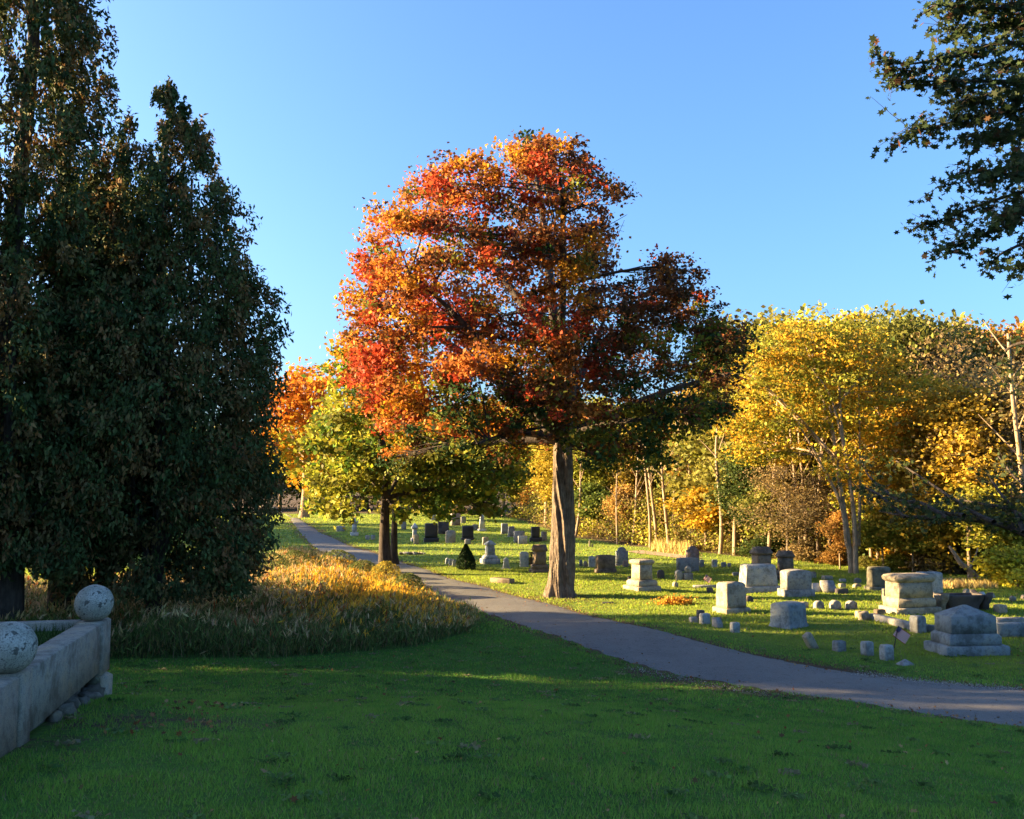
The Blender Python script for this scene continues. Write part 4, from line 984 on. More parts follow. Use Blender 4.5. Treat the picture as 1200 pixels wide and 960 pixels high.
def build(kind, W, D, H, kw):
    P = []; g_ = -.06
    def nb(): return MB()
    def lf(name, rings, ch=.02, rough=0.0, sub=1, mat=None):
        m = nb(); loft(m, [(max(a, .02), max(b, .02), c_, *rest) for a, b, c_, *rest in rings], ch=ch * .55, rough=rough * .6, sub=sub, seed=int(W * 999)); P.append((name, m) if mat is None else (name, m, mat))
    if kind == "block":       # plain small marker, rough
        lf("die", [(W, D, g_), (W, D, H * .86), (W * .9, D * .85, H)], .03, .05, 2)
    elif kind == "slant":
        m = nb(); y = D / 2
        V = np.array([(-W / 2, -y, g_), (W / 2, -y, g_), (W / 2, y, g_), (-W / 2, y, g_), (-W / 2, -y, H * .45), (W / 2, -y, H * .45), (W / 2, y * .9, H), (-W / 2, y * .9, H), (-W / 2, y * .3, H), (W / 2, y * .3, H)])
        m.add(V, [np.array([[0, 1, 5, 4], [1, 2, 6, 9], [2, 3, 7, 6], [4, 5, 9, 8], [8, 9, 6, 7], [0, 3, 2, 1]]), np.array([[1, 9, 5], [0, 4, 8]]), np.array([[0, 8, 7, 3]])]); P.append(("die", m))
    elif kind == "round":     # small round-headed marker
        m = nb(); extrude(m, arch(W, H, min(W / 2, H * .45), 10, 0, g_), D, .02); P.append(("die", m))
    elif kind == "lowpyr":
        lf("die", [(W, D, g_), (W, D, H * .35), (W * .9, D * .9, H * .45), (.04, .04, H)], .02)
    elif kind == "flush":
        lf("die", [(W, D, g_), (W, D, H * .9), (W * .97, D * .97, H)], .02, .02)
    elif kind in ("tablet", "serp", "shoulder"):
        hb = H * kw.get("hb", .18); w = W * kw.get("wt", .84)
        lf("base", [(W, D, g_), (W, D, hb - .02), (W - .05, D - .04, hb)], .03, .03, 2)
        m = nb(); rise = {"tablet": kw.get("rise", .16), "serp": .12, "shoulder": .2}[kind] * H
        o = arch(w, H - hb - .002, rise, 14, .14 if kind == "shoulder" else 0, 0)
        extrude(m, [(a, b + hb + .001) for a, b in o], D * kw.get("dt", .62), .018); P.append(("tablet", m))
    elif kind == "slab":      # thin tablet straight in the ground
        m = nb(); extrude(m, arch(W, H, H * kw.get("rise", .1), 12, 0, g_), D, .012); P.append(("die", m))
    elif kind == "die":       # squared block on a plinth, optional hipped top
        hb = H * kw.get("hb", .2); w, d = W * kw.get("wt", .84), D * kw.get("dt", .75); hip = kw.get("hip", .06); tp = kw.get("tp", .95)
        lf("base", [(W, D, g_), (W, D, hb - .02), (W - .04, D - .04, hb)], .03, .05, 3)
        lf("die", [(w, d, hb + .002), (w * (1 + tp) / 2, d * (1 + tp) / 2, (H * (1 - hip) + hb) / 2), (w * tp, d * tp, H * (1 - hip)), (w * tp * .93, d * tp * .75, H * (1 - hip * .2)), (w * tp * .8, d * tp * .35, H)], .03, .012, 3)
    elif kind == "pyr":       # die, mid plinth and base with a pyramid roof
        lf("base", [(W, D, g_), (W, D, H * .205), (W - .05, D - .05, H * .225)], .03, .05, 3)
        lf("plinth", [(W * .82, D * .82, H * .228), (W * .82, D * .82, H * .40), (W * .74, D * .74, H * .455)], .02, .01, 2)
        lf("die", [(W * .72, D * .72, H * .458), (W * .71, D * .71, H * .80), (W * .70, D * .70, H * .805), (W * .06, D * .06, H)], .015, .004)
    elif kind == "pedestal":  # tall die, moulded cap, two steps
        lf("base", [(W, D, g_), (W, D, H * .15), (W - .05, D - .05, H * .17)], .02, .03, 3)
        lf("plinth", [(W * .82, D * .82, H * .172), (W * .82, D * .82, H * .30), (W * .70, D * .70, H * .36)], .02, .01)
        lf("die", [(W * .56, D * .56, H * .362), (W * .54, D * .54, H * .84)], .02, .008, 2)
        lf("cap", [(W * .56, D * .56, H * .842), (W * .66, D * .66, H * .89), (W * .68, D * .68, H * .95), (W * .64, D * .64, H * .97), (W * .5, D * .5, H)], .02, .01)
    elif kind == "capped":    # broad block with moulded cap
        lf("base", [(W, D, g_), (W, D, H * .17), (W - .05, D - .05, H * .19)], .03, .05, 3)
        lf("plinth", [(W * .84, D * .84, H * .192), (W * .84, D * .84, H * .36), (W * .78, D * .78, H * .42)], .02, .01)
        lf("die", [(W * .76, D * .76, H * .422), (W * .74, D * .74, H * .80)], .02, .008, 2)
        lf("cap", [(W * .75, D * .75, H * .802), (W * .84, D * .84, H * .85), (W * .86, D * .86, H * .92), (W * .8, D * .8, H * .965), (W * .62, D * .5, H)], .03, .01)
    elif kind == "gable":     # square shaft with a cross-gabled cap
        lf("base", [(W, D, g_), (W, D, H * .13), (W - .04, D - .04, H * .15)], .02, .03)
        lf("plinth", [(W * .84, D * .84, H * .152), (W * .84, D * .84, H * .28), (W * .78, D * .78, H * .31)], .02, .02)
        lf("shaft", [(W * .66, D * .66, H * .312), (W * .62, D * .62, H * .76)], .02, .006, 2)
        m = nb(); w, d = W * .76 / 2, D * .76 / 2; z0, z1, z2 = H * .763, H * .83, H * 1.0
        c = [(-w, -d), (w, -d), (w, d), (-w, d)]; mid = [(0, -d), (w, 0), (0, d), (-w, 0)]
        V = [(x * .9, y * .9, z0) for x, y in c] + [(x, y, z1 - .03) for x, y in c] + [(x, y, z1) for x, y in c] + [(x, y, z2) for x, y in mid] + [(0, 0, z2)]
        F4 = [[i, (i + 1) % 4, 4 + (i + 1) % 4, 4 + i] for i in range(4)] + [[4 + i, 4 + (i + 1) % 4, 8 + (i + 1) % 4, 8 + i] for i in range(4)]
        F3 = [[8 + i, 8 + (i + 1) % 4, 12 + i] for i in range(4)] + [[8 + i, 12 + i, 16] for i in range(4)] + [[8 + i, 16, 12 + (i - 1) % 4] for i in range(4)]
        m.add(V, [np.array(F4), np.array(F3), np.array([[3, 2, 1, 0]])]); P.append(("cap", m))
    elif kind == "bottle":    # flared monument with little hipped roof
        lf("base", [(W, D, g_), (W, D, H * .2), (W * .93, D * .93, H * .24)], .02, .03)
        lf("plinth", [(W * .8, D * .8, H * .242), (W * .78, D * .78, H * .32), (W * .58, D * .58, H * .40)], .02)
        lf("shaft", [(W * .52, D * .52, H * .402), (W * .44, D * .44, H * .80)], .02)
        lf("cap", [(W * .6, D * .6, H * .803), (W * .62, D * .62, H * .85), (W * .3, D * .3, H * .95), (W * .12, D * .12, H)], .02)
    elif kind == "obelisk":
        lf("base", [(W, D, g_), (W, D, H * .14), (W * .95, D * .95, H * .15)], .02)
        lf("shaft", [(W * .7, D * .7, H * .152), (W * .45, D * .45, H * .9), (.03, .03, H)], .01)
    elif kind == "column":
        lf("base", [(W, D, g_), (W, D, H * .2)], .02)
        lf("shaft", [(W * .62, D * .62, H * .202), (W * .55, D * .55, H * .68)], .02)
        lf("cap", [(W * .8, D * .8, H * .682), (W * .95, D * .95, H * .78), (W * .55, D * .55, H * .88), (W * .1, D * .1, H)], .02)
    elif kind == "wedge":     # pillow block with swelling foot
        lf("die", [(W * 1.0, D * 1.0, g_), (W, D, H * .05), (W * .9, D * .88, H * .22), (W * .86, D * .84, H * .88), (W * .80, D * .70, H * .96), (W * .6, D * .35, H)], .03, .01, 3)
    elif kind == "rustic":    # hewn block with smooth base
        hb = H * .2
        lf("base", [(W, D, g_), (W, D, hb - .02), (W - .06, D - .06, hb)], .03, .04, 3)
        lf("die", [(W * .84, D * .8, hb + .002), (W * .82, D * .78, H * .6), (W * .8, D * .75, H * .93), (W * .7, D * .6, H)], .06, .07, 4)
    return P
GR = [
 ("pyr", 1100, 1182, 712, 769, "blue", "grey monument with a pyramid roof, nearest large stone to the lane on the right", 6, .62, "monument", {}),
 ("capped", 1040, 1103, 674, 720.5, "cream", "broad tan monument with a moulded cap beside the dark cradle tomb", 12, .6, "monument", {}),
 ("die", 1076, 1109, 671, 704, "lgray", "pale grey hipped block partly behind the broad capped monument", 6, .6, "monument", dict(hip=.05, tp=1)),
 ("rustic", 1017, 1048, 665, 693, "olive", "mossy brown headstone with a hewn block standing alone before the wood", 8, .5, "headstone", {}),
 ("tablet", 915, 956, 668.5, 700.5, "gray", "thick rounded headstone in front of the smaller gabled monument", 10, .6, "headstone", dict(rise=.1, wt=.84, dt=.8, hb=.3)),
 ("die", 864, 918, 662, 695, "lgray", "wide grey block with sloped shoulders in front of the larger gabled monument", 12, .5, "monument", dict(hb=.24, wt=.82, hip=.06, tp=.88, dt=.8)),
 ("gable", 878, 912, 642, 681, "brown", "taller cross gabled brown monument behind the wide grey block", 12, .9, "monument", {}),
 ("gable", 909, 937, 646.5, 680, "brown", "smaller cross gabled brown monument right of its taller twin", 12, .9, "monument", {}),
 ("rustic", 838, 881, 684, 719.5, "cream", "sunlit cream headstone with rough hewn edges on a wide base", 24, .8, "headstone", {}),
 ("wedge", 905, 950, 707, 737, "blue", "blue grey pillow shaped block with a swelling foot set cornerwise", 38, .8, "headstone", {}),
 ("pedestal", 732, 776, 657, 693.5, "cream", "bright cream pedestal monument with a moulded cap right of the twisted trunk", 26, 1.0, "monument", {}),
 ("tablet", 697, 723, 651, 672.5, "brown", "brown headstone with rounded corners close to the right of the twisted trunk", 14, .45, "headstone", dict(rise=.05, hb=.28, wt=.9, dt=.8)),
 ("shoulder", 720, 738, 641.5, 664, "blue", "tall blue grey headstone with a shouldered round top", 10, .35, "headstone", dict(hb=.15)),
 ("slab", 689.5, 698, 652, 666, "white", "thin pale slab between the twisted trunk and the brown headstone", 14, .3, "headstone", {}),
 ("round", 683.5, 689, 658, 665.5, "blue", "small blue stone just right of the twisted trunk", 10, .5, "marker", {}),
 ("round", 678.5, 683, 656, 664.5, "blue", "smaller blue stone touching the outline of the twisted trunk", 10, .5, "marker", {}),
 ("block", 730, 736.5, 657, 665.5, "pink", "small pinkish stone in front of the shouldered blue headstone", 10, .5, "marker", {}),
 ("slab", 690, 692.3, 634, 642, "cream", "taller of two tiny sunlit posts near the foot of the wood", 10, .6, "marker", {}),
 ("slab", 693, 695.3, 638, 642, "cream", "shorter of two tiny sunlit posts near the foot of the wood", 10, .6, "marker", {}),
 ("round", 770, 779, 668, 679, "dark", "small dark round topped stone right of the cream pedestal", 12, .5, "marker", {}),
 ("block", 735.5, 741, 675.5, 681.5, "dark", "small dark block left of the cream pedestal", 12, .8, "marker", {}),
 ("round", 788, 795.5, 682, 689.5, "cream", "small sunlit round stone alone on the grass right of the cream pedestal", 20, .8, "marker", {}),
 ("tablet", 792.5, 821, 654, 671, "gray", "low wide grey headstone with a sunlit left edge before the serpentine one", 14, .4, "headstone", dict(rise=.06, hb=.1, wt=.96)),
 ("shoulder", 803, 822, 640.5, 664, "pink", "brown headstone with a curved top behind the low wide grey one", 10, .4, "headstone", dict(hb=.3)),
 ("slab", 820, 825.5, 656, 666, "blue", "narrow blue slab right of the curved brown headstone", 10, .4, "marker", {}),
 ("slab", 834.3, 841, 656, 666.3, "white", "pale blue slab standing alone, middle of three small ones before the wood", 10, .4, "marker", {}),
 ("block", 845.3, 851.5, 659, 666, "blue", "small blue block, last but one in the far row before the wood", 10, .5, "marker", {}),
 ("block", 852.5, 857, 660, 665.5, "gray", "tiny grey block ending the far row before the wood", 10, .5, "marker", {}),
 ("round", 791, 800.5, 668, 681, "gray", "left of two small rough stones in front of the low wide grey headstone", 14, .6, "marker", {}),
 ("tablet", 800.5, 812.5, 664, 681, "gray", "right of two small rough stones, with a paler stepped head", 16, .6, "marker", dict(hb=.55, wt=.7, rise=.2)),
 ("flush", 813, 841, 686, 690, "gray", "long low ledger stone lying in front of the tiny flag", 6, .25, "ledger", {}),
 ("slant", 828.5, 836.5, 689, 695.5, "dark", "small dark slanted stone before the ledger", 12, .7, "marker", {}),
 ("block", 858.5, 867, 671, 676, "gray", "small stone left of the wide grey block", 12, .7, "marker", {}),
 ("round", 873.5, 883.5, 698, 706.5, "dark", "small dark arched stone right of the rough hewn cream headstone", 10, .5, "marker", {}),
 ("block", 948, 957, 670.5, 678.5, "cream", "small sunlit block behind the thick rounded headstone", 14, .7, "marker", {}),
 ("block", 964, 976.5, 675, 680.5, "cream", "low sunlit block far right of the gabled monuments", 14, .7, "marker", {}),
 ("slant", 945, 962, 684, 695.5, "white", "low pale blue slanted stone touching the thick rounded headstone", 10, .5, "marker", {}),
 ("slant", 963, 980.5, 681, 695.8, "gray", "slant faced grey stone with a sunlit left edge", 14, .6, "headstone", {}),
 ("flush", 980, 994, 690, 697, "dark", "low dark block right of the slant faced grey stone", 10, .4, "marker", {}),
 ("block", 983, 992, 684, 690.5, "cream", "small cream block behind the low dark one", 14, .7, "marker", {}),
 ("block", 984, 992, 678.5, 683.5, "gray", "tiny grey block nearest the wood between the slant stone and the mossy one", 14, .7, "marker", {}),
 ("round", 1001.5, 1010, 677.5, 684.2, "gray", "small round grey stone left of the mossy headstone, rear of two", 12, .6, "marker", {}),
 ("round", 1000, 1009.5, 684, 690, "cream", "small round cream stone left of the mossy headstone, front of two", 12, .6, "marker", {}),
 ("block", 937.5, 948, 705.5, 713.5, "cream", "small cream block directly behind the pillow shaped block", 14, .7, "marker", {}),
 ("round", 954, 966.5, 704, 715, "gray", "leftmost of three matching round topped stones in a row", 14, .6, "marker", {}),
 ("round", 973, 986.5, 703.5, 715, "gray", "middle of three matching round topped stones in a row", 14, .6, "marker", {}),
 ("round", 992, 1005.5, 704, 715, "gray", "rightmost of three matching round topped stones in a row", 14, .6, "marker", {}),
 ("block", 1003, 1012, 716, 725, "cream", "small sunlit stone behind the leaning one at the start of the kerb", 14, .8, "marker", {}),
 ("block", 1008, 1021, 717, 728, "cream", "sunlit stone leaning to the left at the start of the kerb", 20, .6, "marker", dict(tilt=-14)),
 ("block", 1025.5, 1038.5, 714, 721.5, "brown", "low brown stone beside the broad capped monument", 12, .6, "marker", {}),
 ("block", 1034, 1042, 690, 706, "cream", "upright sunlit stone directly left of the broad capped monument", 12, .8, "marker", {}),
 ("round", 1129.5, 1138, 690, 697, "cream", "small sunlit stone behind the middle of the dark cradle tomb", 14, .7, "marker", {}),
 ("slant", 1149, 1155, 693.6, 699, "white", "tiny pale stone behind the right end of the dark cradle tomb", 14, .7, "marker", {}),
 ("slant", 1159, 1166.5, 695, 702, "cream", "small slanted stone just right of the dark cradle tomb", 14, .7, "marker", {}),
 ("round", 1184, 1191.5, 698.6, 705.5, "cream", "small pointed sunlit stone on the grass right of the dark tomb", 14, .7, "marker", {}),
 ("round", 1197.5, 1204, 697, 703.5, "cream", "small sunlit stone cut by the right edge of the photo", 14, .7, "marker", {}),
 ("block", 1167.5, 1181, 709, 720, "cream", "squat sunlit block behind the right side of the pyramid roofed monument", 12, .8, "marker", {}),
 ("block", 977, 992.5, 751, 764.5, "gray", "second grey post from the left in the front row by the lane", 24, .8, "marker", {}),
 ("block", 1010.5, 1025, 752, 769.5, "lgray", "taller third post in the front row by the lane", 24, .8, "marker", {}),
 ("block", 1033, 1048.5, 756, 775, "lgray", "largest and nearest post of the front row by the lane", 20, .8, "marker", {}),
 ("lowpyr", 1053, 1072, 772.5, 781, "gray", "low flat pyramid stone nearest the lane", 20, .7, "marker", {}),
 ("block", 807.5, 818.5, 723, 730.5, "gray", "low grey stone at the left of the cluster by the lane", 20, .7, "marker", {}),
 ("block", 816.5, 826.5, 715, 727, "dark", "dark upright stone at the back of the cluster by the lane", 20, .7, "marker", {}),
 ("block", 820, 833, 719, 732.5, "lgray", "pale upright stone at the front of the cluster by the lane", 20, .7, "marker", {}),
 ("slant", 835, 847.5, 724, 736.5, "gray", "slant topped grey stone right of the cluster by the lane", 20, .8, "marker", {}),
 ("block", 856, 868, 729.5, 742.5, "lgray", "pale post alone between the cluster and the pillow shaped block", 24, .8, "marker", {}),
 # across the lane, left of the twisted trunk
 ("bottle", 562, 586, 634.5, 662, "white", "pale flared monument with a small hipped roof beside the clipped yew", 20, 1.0, "monument", {}),
 ("gable", 620, 645, 639, 672.5, "brown", "cross gabled brown monument half hidden by the twisted trunk", 14, .9, "monument", {}),
 ("slab", 609, 619.5, 647, 665.5, "white", "pale tablet left of the monument half hidden by the twisted trunk", 14, .3, "headstone", {}),
 ("obelisk", 587, 599, 654, 668, "white", "small white pointed stone between the flared monument and the pale tablet", 14, .6, "headstone", {}),
 ("round", 521.5, 527, 654, 662, "white", "farthest of three small white stones beside the clipped yew", 30, .4, "marker", {}),
 ("round", 525.5, 531, 655, 664, "white", "middle of three small white stones beside the clipped yew", 30, .4, "marker", {}),
 ("round", 529.5, 535, 656, 665.5, "white", "nearest of three small white stones beside the clipped yew", 30, .4, "marker", {}),
 ("slab", 565, 572.5, 630, 639.5, "cream", "small slab with a bright sunlit edge above the flared monument", 20, .5, "headstone", {}),
 ("column", 481, 490, 614, 635.5, "white", "pale column monument with a pointed cap near the second maple", 14, 1.0, "monument", {}),
 ("slab", 484.5, 490.5, 627, 639, "cream", "sunlit narrow stone in front of the pale column monument", 14, .6, "headstone", {}),
 ("die", 496, 514, 614, 636.5, "black", "broad black headstone on a pale base near the column monument", 12, .4, "headstone", dict(hb=.25, hip=.02, tp=1)),
 ("slab", 513, 526, 612, 627, "dark", "dark square slab behind the broad black headstone", 12, .3, "headstone", dict(rise=.02)),
 ("slab", 527.5, 539.5, 602.5, 617, "pink", "squared headstone with bright edges high on the slope", 24, .6, "headstone", dict(rise=.02)),
 ("tablet", 521.5, 534, 622, 637, "gray", "plain grey headstone below the dark square slab", 10, .4, "headstone", dict(hb=.06, wt=.97)),
 ("die", 540, 556, 617, 634, "black", "square black headstone with a pale foot below the obelisk", 10, .4, "headstone", dict(hb=.2, hip=.02, tp=1)),
 ("block", 544.5, 552, 632.5, 638.5, "gray", "low grey stone in front of the square black headstone", 10, .5, "marker", {}),
 ("obelisk", 559.5, 570, 603.5, 623.5, "white", "white obelisk high on the slope", 10, .8, "monument", {}),
 ("slab", 553.5, 560.5, 615, 622, "blue", "low blue stone at the left foot of the obelisk", 10, .4, "marker", {}),
 ("die", 586, 596.5, 614, 627, "gray", "grey headstone, left of a pair right of the obelisk", 16, .5, "headstone", dict(hb=.1, tp=.92)),
 ("die", 594, 604.5, 617.5, 630, "gray", "grey headstone, right of a pair right of the obelisk", 16, .5, "headstone", dict(hb=.1, tp=.92)),
 ("slab", 602, 615, 623, 637, "gray", "square grey slab, rear of two overlapping ones", 10, .35, "headstone", dict(rise=.03)),
 ("slab", 607, 618, 628.5, 638.5, "lgray", "smaller pale slab, front of two overlapping ones", 10, .3, "headstone", dict(rise=.03)),
 ("die", 620, 635, 618, 636, "black", "black headstone on a wide pale foot left of the twisted trunk", 10, .4, "headstone", dict(hb=.3, wt=.7, hip=.02, tp=1)),
 ("slab", 634, 641, 623.5, 635, "gray", "grey slab peeking out at the left of the twisted trunk", 10, .35, "headstone", {}),
 ("column", 410, 419.5, 607, 629, "white", "pale urn topped monument seen under the second maple's leaves", 14, .9, "monument", {}),
 ("block", 394, 403.5, 617, 624, "lgray", "low pale stone left of the urn topped monument beyond the lane", 14, .5, "marker", {}),
 ("block", 428, 433, 628, 633.5, "lgray", "tiny pale stone left of two by the second maple's trunk", 14, .5, "marker", {}),
 ("block", 434.5, 439.5, 627.5, 633.5, "lgray", "tiny pale stone right of two by the second maple's trunk", 14, .5, "marker", {}),
 ("slab", 348.5, 353, 593, 604, "cream", "sunlit stone far off beside the far maple's trunk", 14, .5, "headstone", {}),
 ("slab", 470, 476, 612, 622, "gray", "grey slab glimpsed right of the second maple's trunk", 14, .35, "headstone", {}),
 ("slab", 540, 546, 606, 614, "gray", "small grey slab high on the slope left of the obelisk", 14, .35, "headstone", {}),
 ("slab", 505, 511, 603, 611, "lgray", "pale small slab highest on the slope under the leaves", 14, .35, "headstone", {}),
]
for k_, x0, x1, yt, yb, mt, lb, yw, dr, ct, kw in GR:
    tl = kw.pop("tilt", 0)
    grave(k_, x0, x1, yt, yb, mt, lb, yaw=yw, dr=dr, cat=ct if ct != "marker" else "grave marker", tilt=tl, name={"marker": "grave_marker", "ledger": "ledger_stone"}.get(ct), **kw)
# the fallen-over post at the left end of the front row
g = gp(952, 760); mb = MB(); loft(mb, [(.20, .17, -.12), (.20, .17, .38), (.18, .15, .41)], ch=.02, rough=.03, sub=2)
o = obj("grave_marker", mb.mesh("leaning_post", S['cream']), None, (g[0] + .05, g[1] + .05, g[2] - .02), math.radians(25), "sharply leaning post at the left end of the front row by the lane", "grave marker"); o.rotation_euler[1] = math.radians(-32)

# cradle tomb: dark trough with flaring raised ends
g = gp(1134, 717); Yt = g[1]; sc_t = Yt / FPX
root = bpy.data.objects.new("cradle_tomb", None); COL.objects.link(root); root.location = (g[0], g[1] + .45, g[2] - .03); root.rotation_euler[2] = math.radians(8)
root["label"] = "dark low cradle tomb with flaring pale end stone beside the broad capped monument"; root["category"] = "tomb"
Lt = 58 * sc_t; Ht = 22 * sc_t
mb = MB(); loft(mb, [(Lt * .62, .5, -.05), (Lt * .62, .52, Ht * .3), (Lt * .78, .62, Ht * .62), (Lt * .82, .68, Ht * .84), (Lt * .80, .64, Ht * .88), (Lt * .78, .58, Ht * .88), (Lt * .74, .54, Ht * .72)], ch=.03, sub=2, rough=.01); obj("trough", mb.mesh("trough", S['dark']), root)
for sgn, nm_, mt in ((-1, "end_stone", 'cream'), (1, "end_stone", 'dark')):
    mb = MB(); m_ = .7
    prof = [(-.20, -.05), (.20, -.05), (.24, Ht * .35), (.40, Ht * .7), (.44, Ht * 1.03), (.34, Ht * .9), (0, Ht * .82), (-.34, Ht * .9), (-.44, Ht * 1.03), (-.40, Ht * .7), (-.24, Ht * .35)]
    extrude(mb, prof, .2, .015); o = obj(nm_, mb.mesh("end_stone", S[mt]), root, (sgn * (Lt * .41 + .10), 0, 0), math.pi / 2)
# kerbs
def kerb(pts, h, w, label, mat='gray', name="kerb", piece=1.3, posts=()):
    P = gp(*np.array(pts, float).T); root = bpy.data.objects.new(name, None); COL.objects.link(root); root.location = P[0]
    root["label"] = label; root["category"] = "kerb"
    for a, b in zip(P[:-1], P[1:]):
        n = max(1, int(round(np.linalg.norm((b - a)[:2]) / piece)))
        for k in range(n):
            p, q = a + (b - a) * (k / n), a + (b - a) * ((k + 1) / n - .012); mid = (p + q) / 2; L_ = np.linalg.norm((q - p)[:2]); rz = math.atan2(q[1] - p[1], q[0] - p[0])
            mb = MB(); loft(mb, [(L_, w, -.08), (L_, w, h * .85), (L_ - .02, w * .8, h)], ch=.02, rough=.02, sub=2, seed=k)
            obj("kerb_stone", mb.mesh("kerb_stone", S[mat]), root, np.array([mid[0], mid[1], float(zat(mid[0], mid[1]))]) - P[0], rz)
    for (x, y, hh) in posts:
        q = gp(x, y); mb = MB(); loft(mb, [(.30, .30, -.08), (.30, .30, hh * .85), (.26, .26, hh)], ch=.02, rough=.02, sub=2); obj("post", mb.mesh("kerb_post", S['lgray']), root, q - P[0], .3)
    return root
kerb([(1022, 726), (1044, 731), (1073, 739), (1110, 742), (1135, 744)], .17, .22, "low stone kerb with a squat corner post running behind the pyramid roofed monument", posts=[(1076, 741, .42)], mat='gray')
kerb([(1166, 746), (1200, 746), (1260, 748)], .34, .25, "dark higher kerb leaving the photo right of the pyramid roofed monument", mat='blue')
kerb([(1166, 735), (1200, 735), (1260, 736)], .26, .2, "rear kerb course parallel to the dark one at the right edge", mat='gray')
# flat things in the grass
o = grave("flush", 574, 603, 678, 684.5, "brown", "long weathered stone slab lying in the grass beside the lane", yaw=-38, dr=.35, cat="ledger", name="ledger_stone")
grave("flush", 706, 720, 706, 708.5, "black", "dark flush plate in the grass right of the twisted trunk's foot", yaw=0, dr=.5, cat="grave plate", name="grave_plate")
rb = bpy.data.objects.new("fallen_stones", None); COL.objects.link(rb); g = gp(482, 650); rb.location = g; rb["label"] = "small heap of pale broken stones beside the lane right of the second maple"; rb["category"] = "stone heap"
for k in range(9):
    rock("stone", rb, (-.6 + .17 * k, .12 * math.sin(k * 2.1), .06), .10 + .07 * rr_.random(), k + 60, S[['pink', 'cream', 'gray'][k % 3]], .5)
# flags
def flag(px, py, h, label, lean=.35, face=0.4):
    g = gp(px, py); root = bpy.data.objects.new("small_flag", None); COL.objects.link(root); root.location = g
    root["label"] = label; root["category"] = "flag"
    mb = MB(); top = np.array([lean * h * .75, 0, h]); tube(mb, np.array([[0, 0, -.05], top * .5, top]), .012, 5); obj("staff", mb.mesh("staff", S['black']), root)
    W, H = h * .62, h * .50; nu, nv = 26, 13
    e1 = np.array([.80, .0, -.62]); e2 = -np.array([.55, 0, .83])
    def cloth(u0, u1, v0, v1, nU=8, nV=2, off=0.0):
        uu, vv_ = np.meshgrid(np.linspace(u0, u1, nU), np.linspace(v0, v1, nV))
        P = top + (uu[..., None] * W) * e1 + (vv_[..., None] * H) * e2 + np.stack([0 * uu, .10 * h * np.sin(uu * 5) * uu - off, 0 * uu], -1)
        I = (np.arange(nV - 1)[:, None] * nU + np.arange(nU - 1)[None]).ravel()
        return P.reshape(-1, 3), [np.stack([I, I + 1, I + nU + 1, I + nU], 1)]
    red, wh, bl = MB(), MB(), MB()
    for k in range(13): (red if k % 2 == 0 else wh).add(*cloth(0, 1, k / 13, (k + 1) / 13))
    bl.add(*cloth(0, .34, 0, 6 / 13, 5, 4, .004)); 
    st = NT("white_star").out((.7, .7, .68), .8)
    for i in range(5):
        for j in range(6):
            u, v = .035 + j * .055, .03 + i * .085
            P, _ = cloth(u, u + .02, v, v + .03, 2, 2, .008); wh.add(P, [np.array([[0, 1, 3, 2]])])
    obj("red_stripes", red.mesh("red", M_fr), root); obj("white_stripes", wh.mesh("white", M_fw), root); obj("canton", bl.mesh("blue", M_fb), root)
M_fr = NT("flag_red").out((.45, .03, .04), .8, trans=.4); M_fw = NT("flag_white").out((.75, .72, .68), .8, trans=.4); M_fb = NT("flag_blue").out((.03, .04, .16), .8, trans=.3)
flag(1047, 760, .52, "small stars and stripes flag leaning over the grass behind the front row by the lane")
flag(824.5, 686, .42, "tiny stars and stripes flag standing behind the long low ledger stone")

# clipped yew, planter, leaf pile
def bush(name, px, py, prof, H, n, cols, leaf, label, cat, mat=M_needle, seed=1):
    r_ = np.random.default_rng(seed); g = gp(px, py); z = H * r_.random(n) ** .9; R = np.interp(z / H, prof[0], prof[1]); th = r_.random(n) * 6.28
    rr = R * (.75 + .27 * r_.random(n)); P = np.stack([rr * np.cos(th), rr * np.sin(th), z], 1)
    C = jitter_col(np.array(cols)[r_.integers(0, len(cols), n)], r_)
    root = bpy.data.objects.new(name, None); COL.objects.link(root); root.location = g; root["label"] = label; root["category"] = cat
    obj("foliage", leaf_mesh(name, P, leaf * (.6 + .8 * r_.random(n)), C, mat, shape=NARROW, r=r_, up=.2), root)
    mb = MB(); tube(mb, [[0, 0, -.05], [0, 0, H * .5], [0, 0, H * .9]], [.07, .05, .01], 6)
    obj("stem", mb.mesh("stem", M_barkd, True), root); return root
bush("yew_bush", 546, 667, ([0, .25, .5, .75, 1], [.42, .46, .36, .2, .03]), 1.12, 6000, [(.012, .028, .012), (.02, .04, .012)], .09, "dark clipped conical yew on the lawn beside three small white stones", "yew")
bush("potted_shrub", 622.5, 662, ([0, .3, .7, 1], [.12, .22, .3, .1]), .62, 900, [(.06, .02, .02), (.08, .03, .03), (.03, .035, .015)], .08, "dark red leaved plant between the pale tablet and the cross gabled monument", "plant", M_leaf, 4)
r_ = np.random.default_rng(5); g = gp(791, 709); n = 900
P = np.stack([r_.normal(0, .27, n), r_.normal(0, .14, n), .03 + np.abs(r_.normal(0, .10, n))], 1)
obj("leaf_pile", leaf_mesh("leaf_pile", P, .07 * (.6 + .8 * r_.random(n)), jitter_col(np.array([(.55, .26, .03), (.6, .36, .05), (.35, .13, .02)])[r_.integers(0, 3, n)], r_), r=r_), None, g, kind="stuff", label="heap of yellow autumn flowers and leaves on the sunlit grass", cat="leaves")
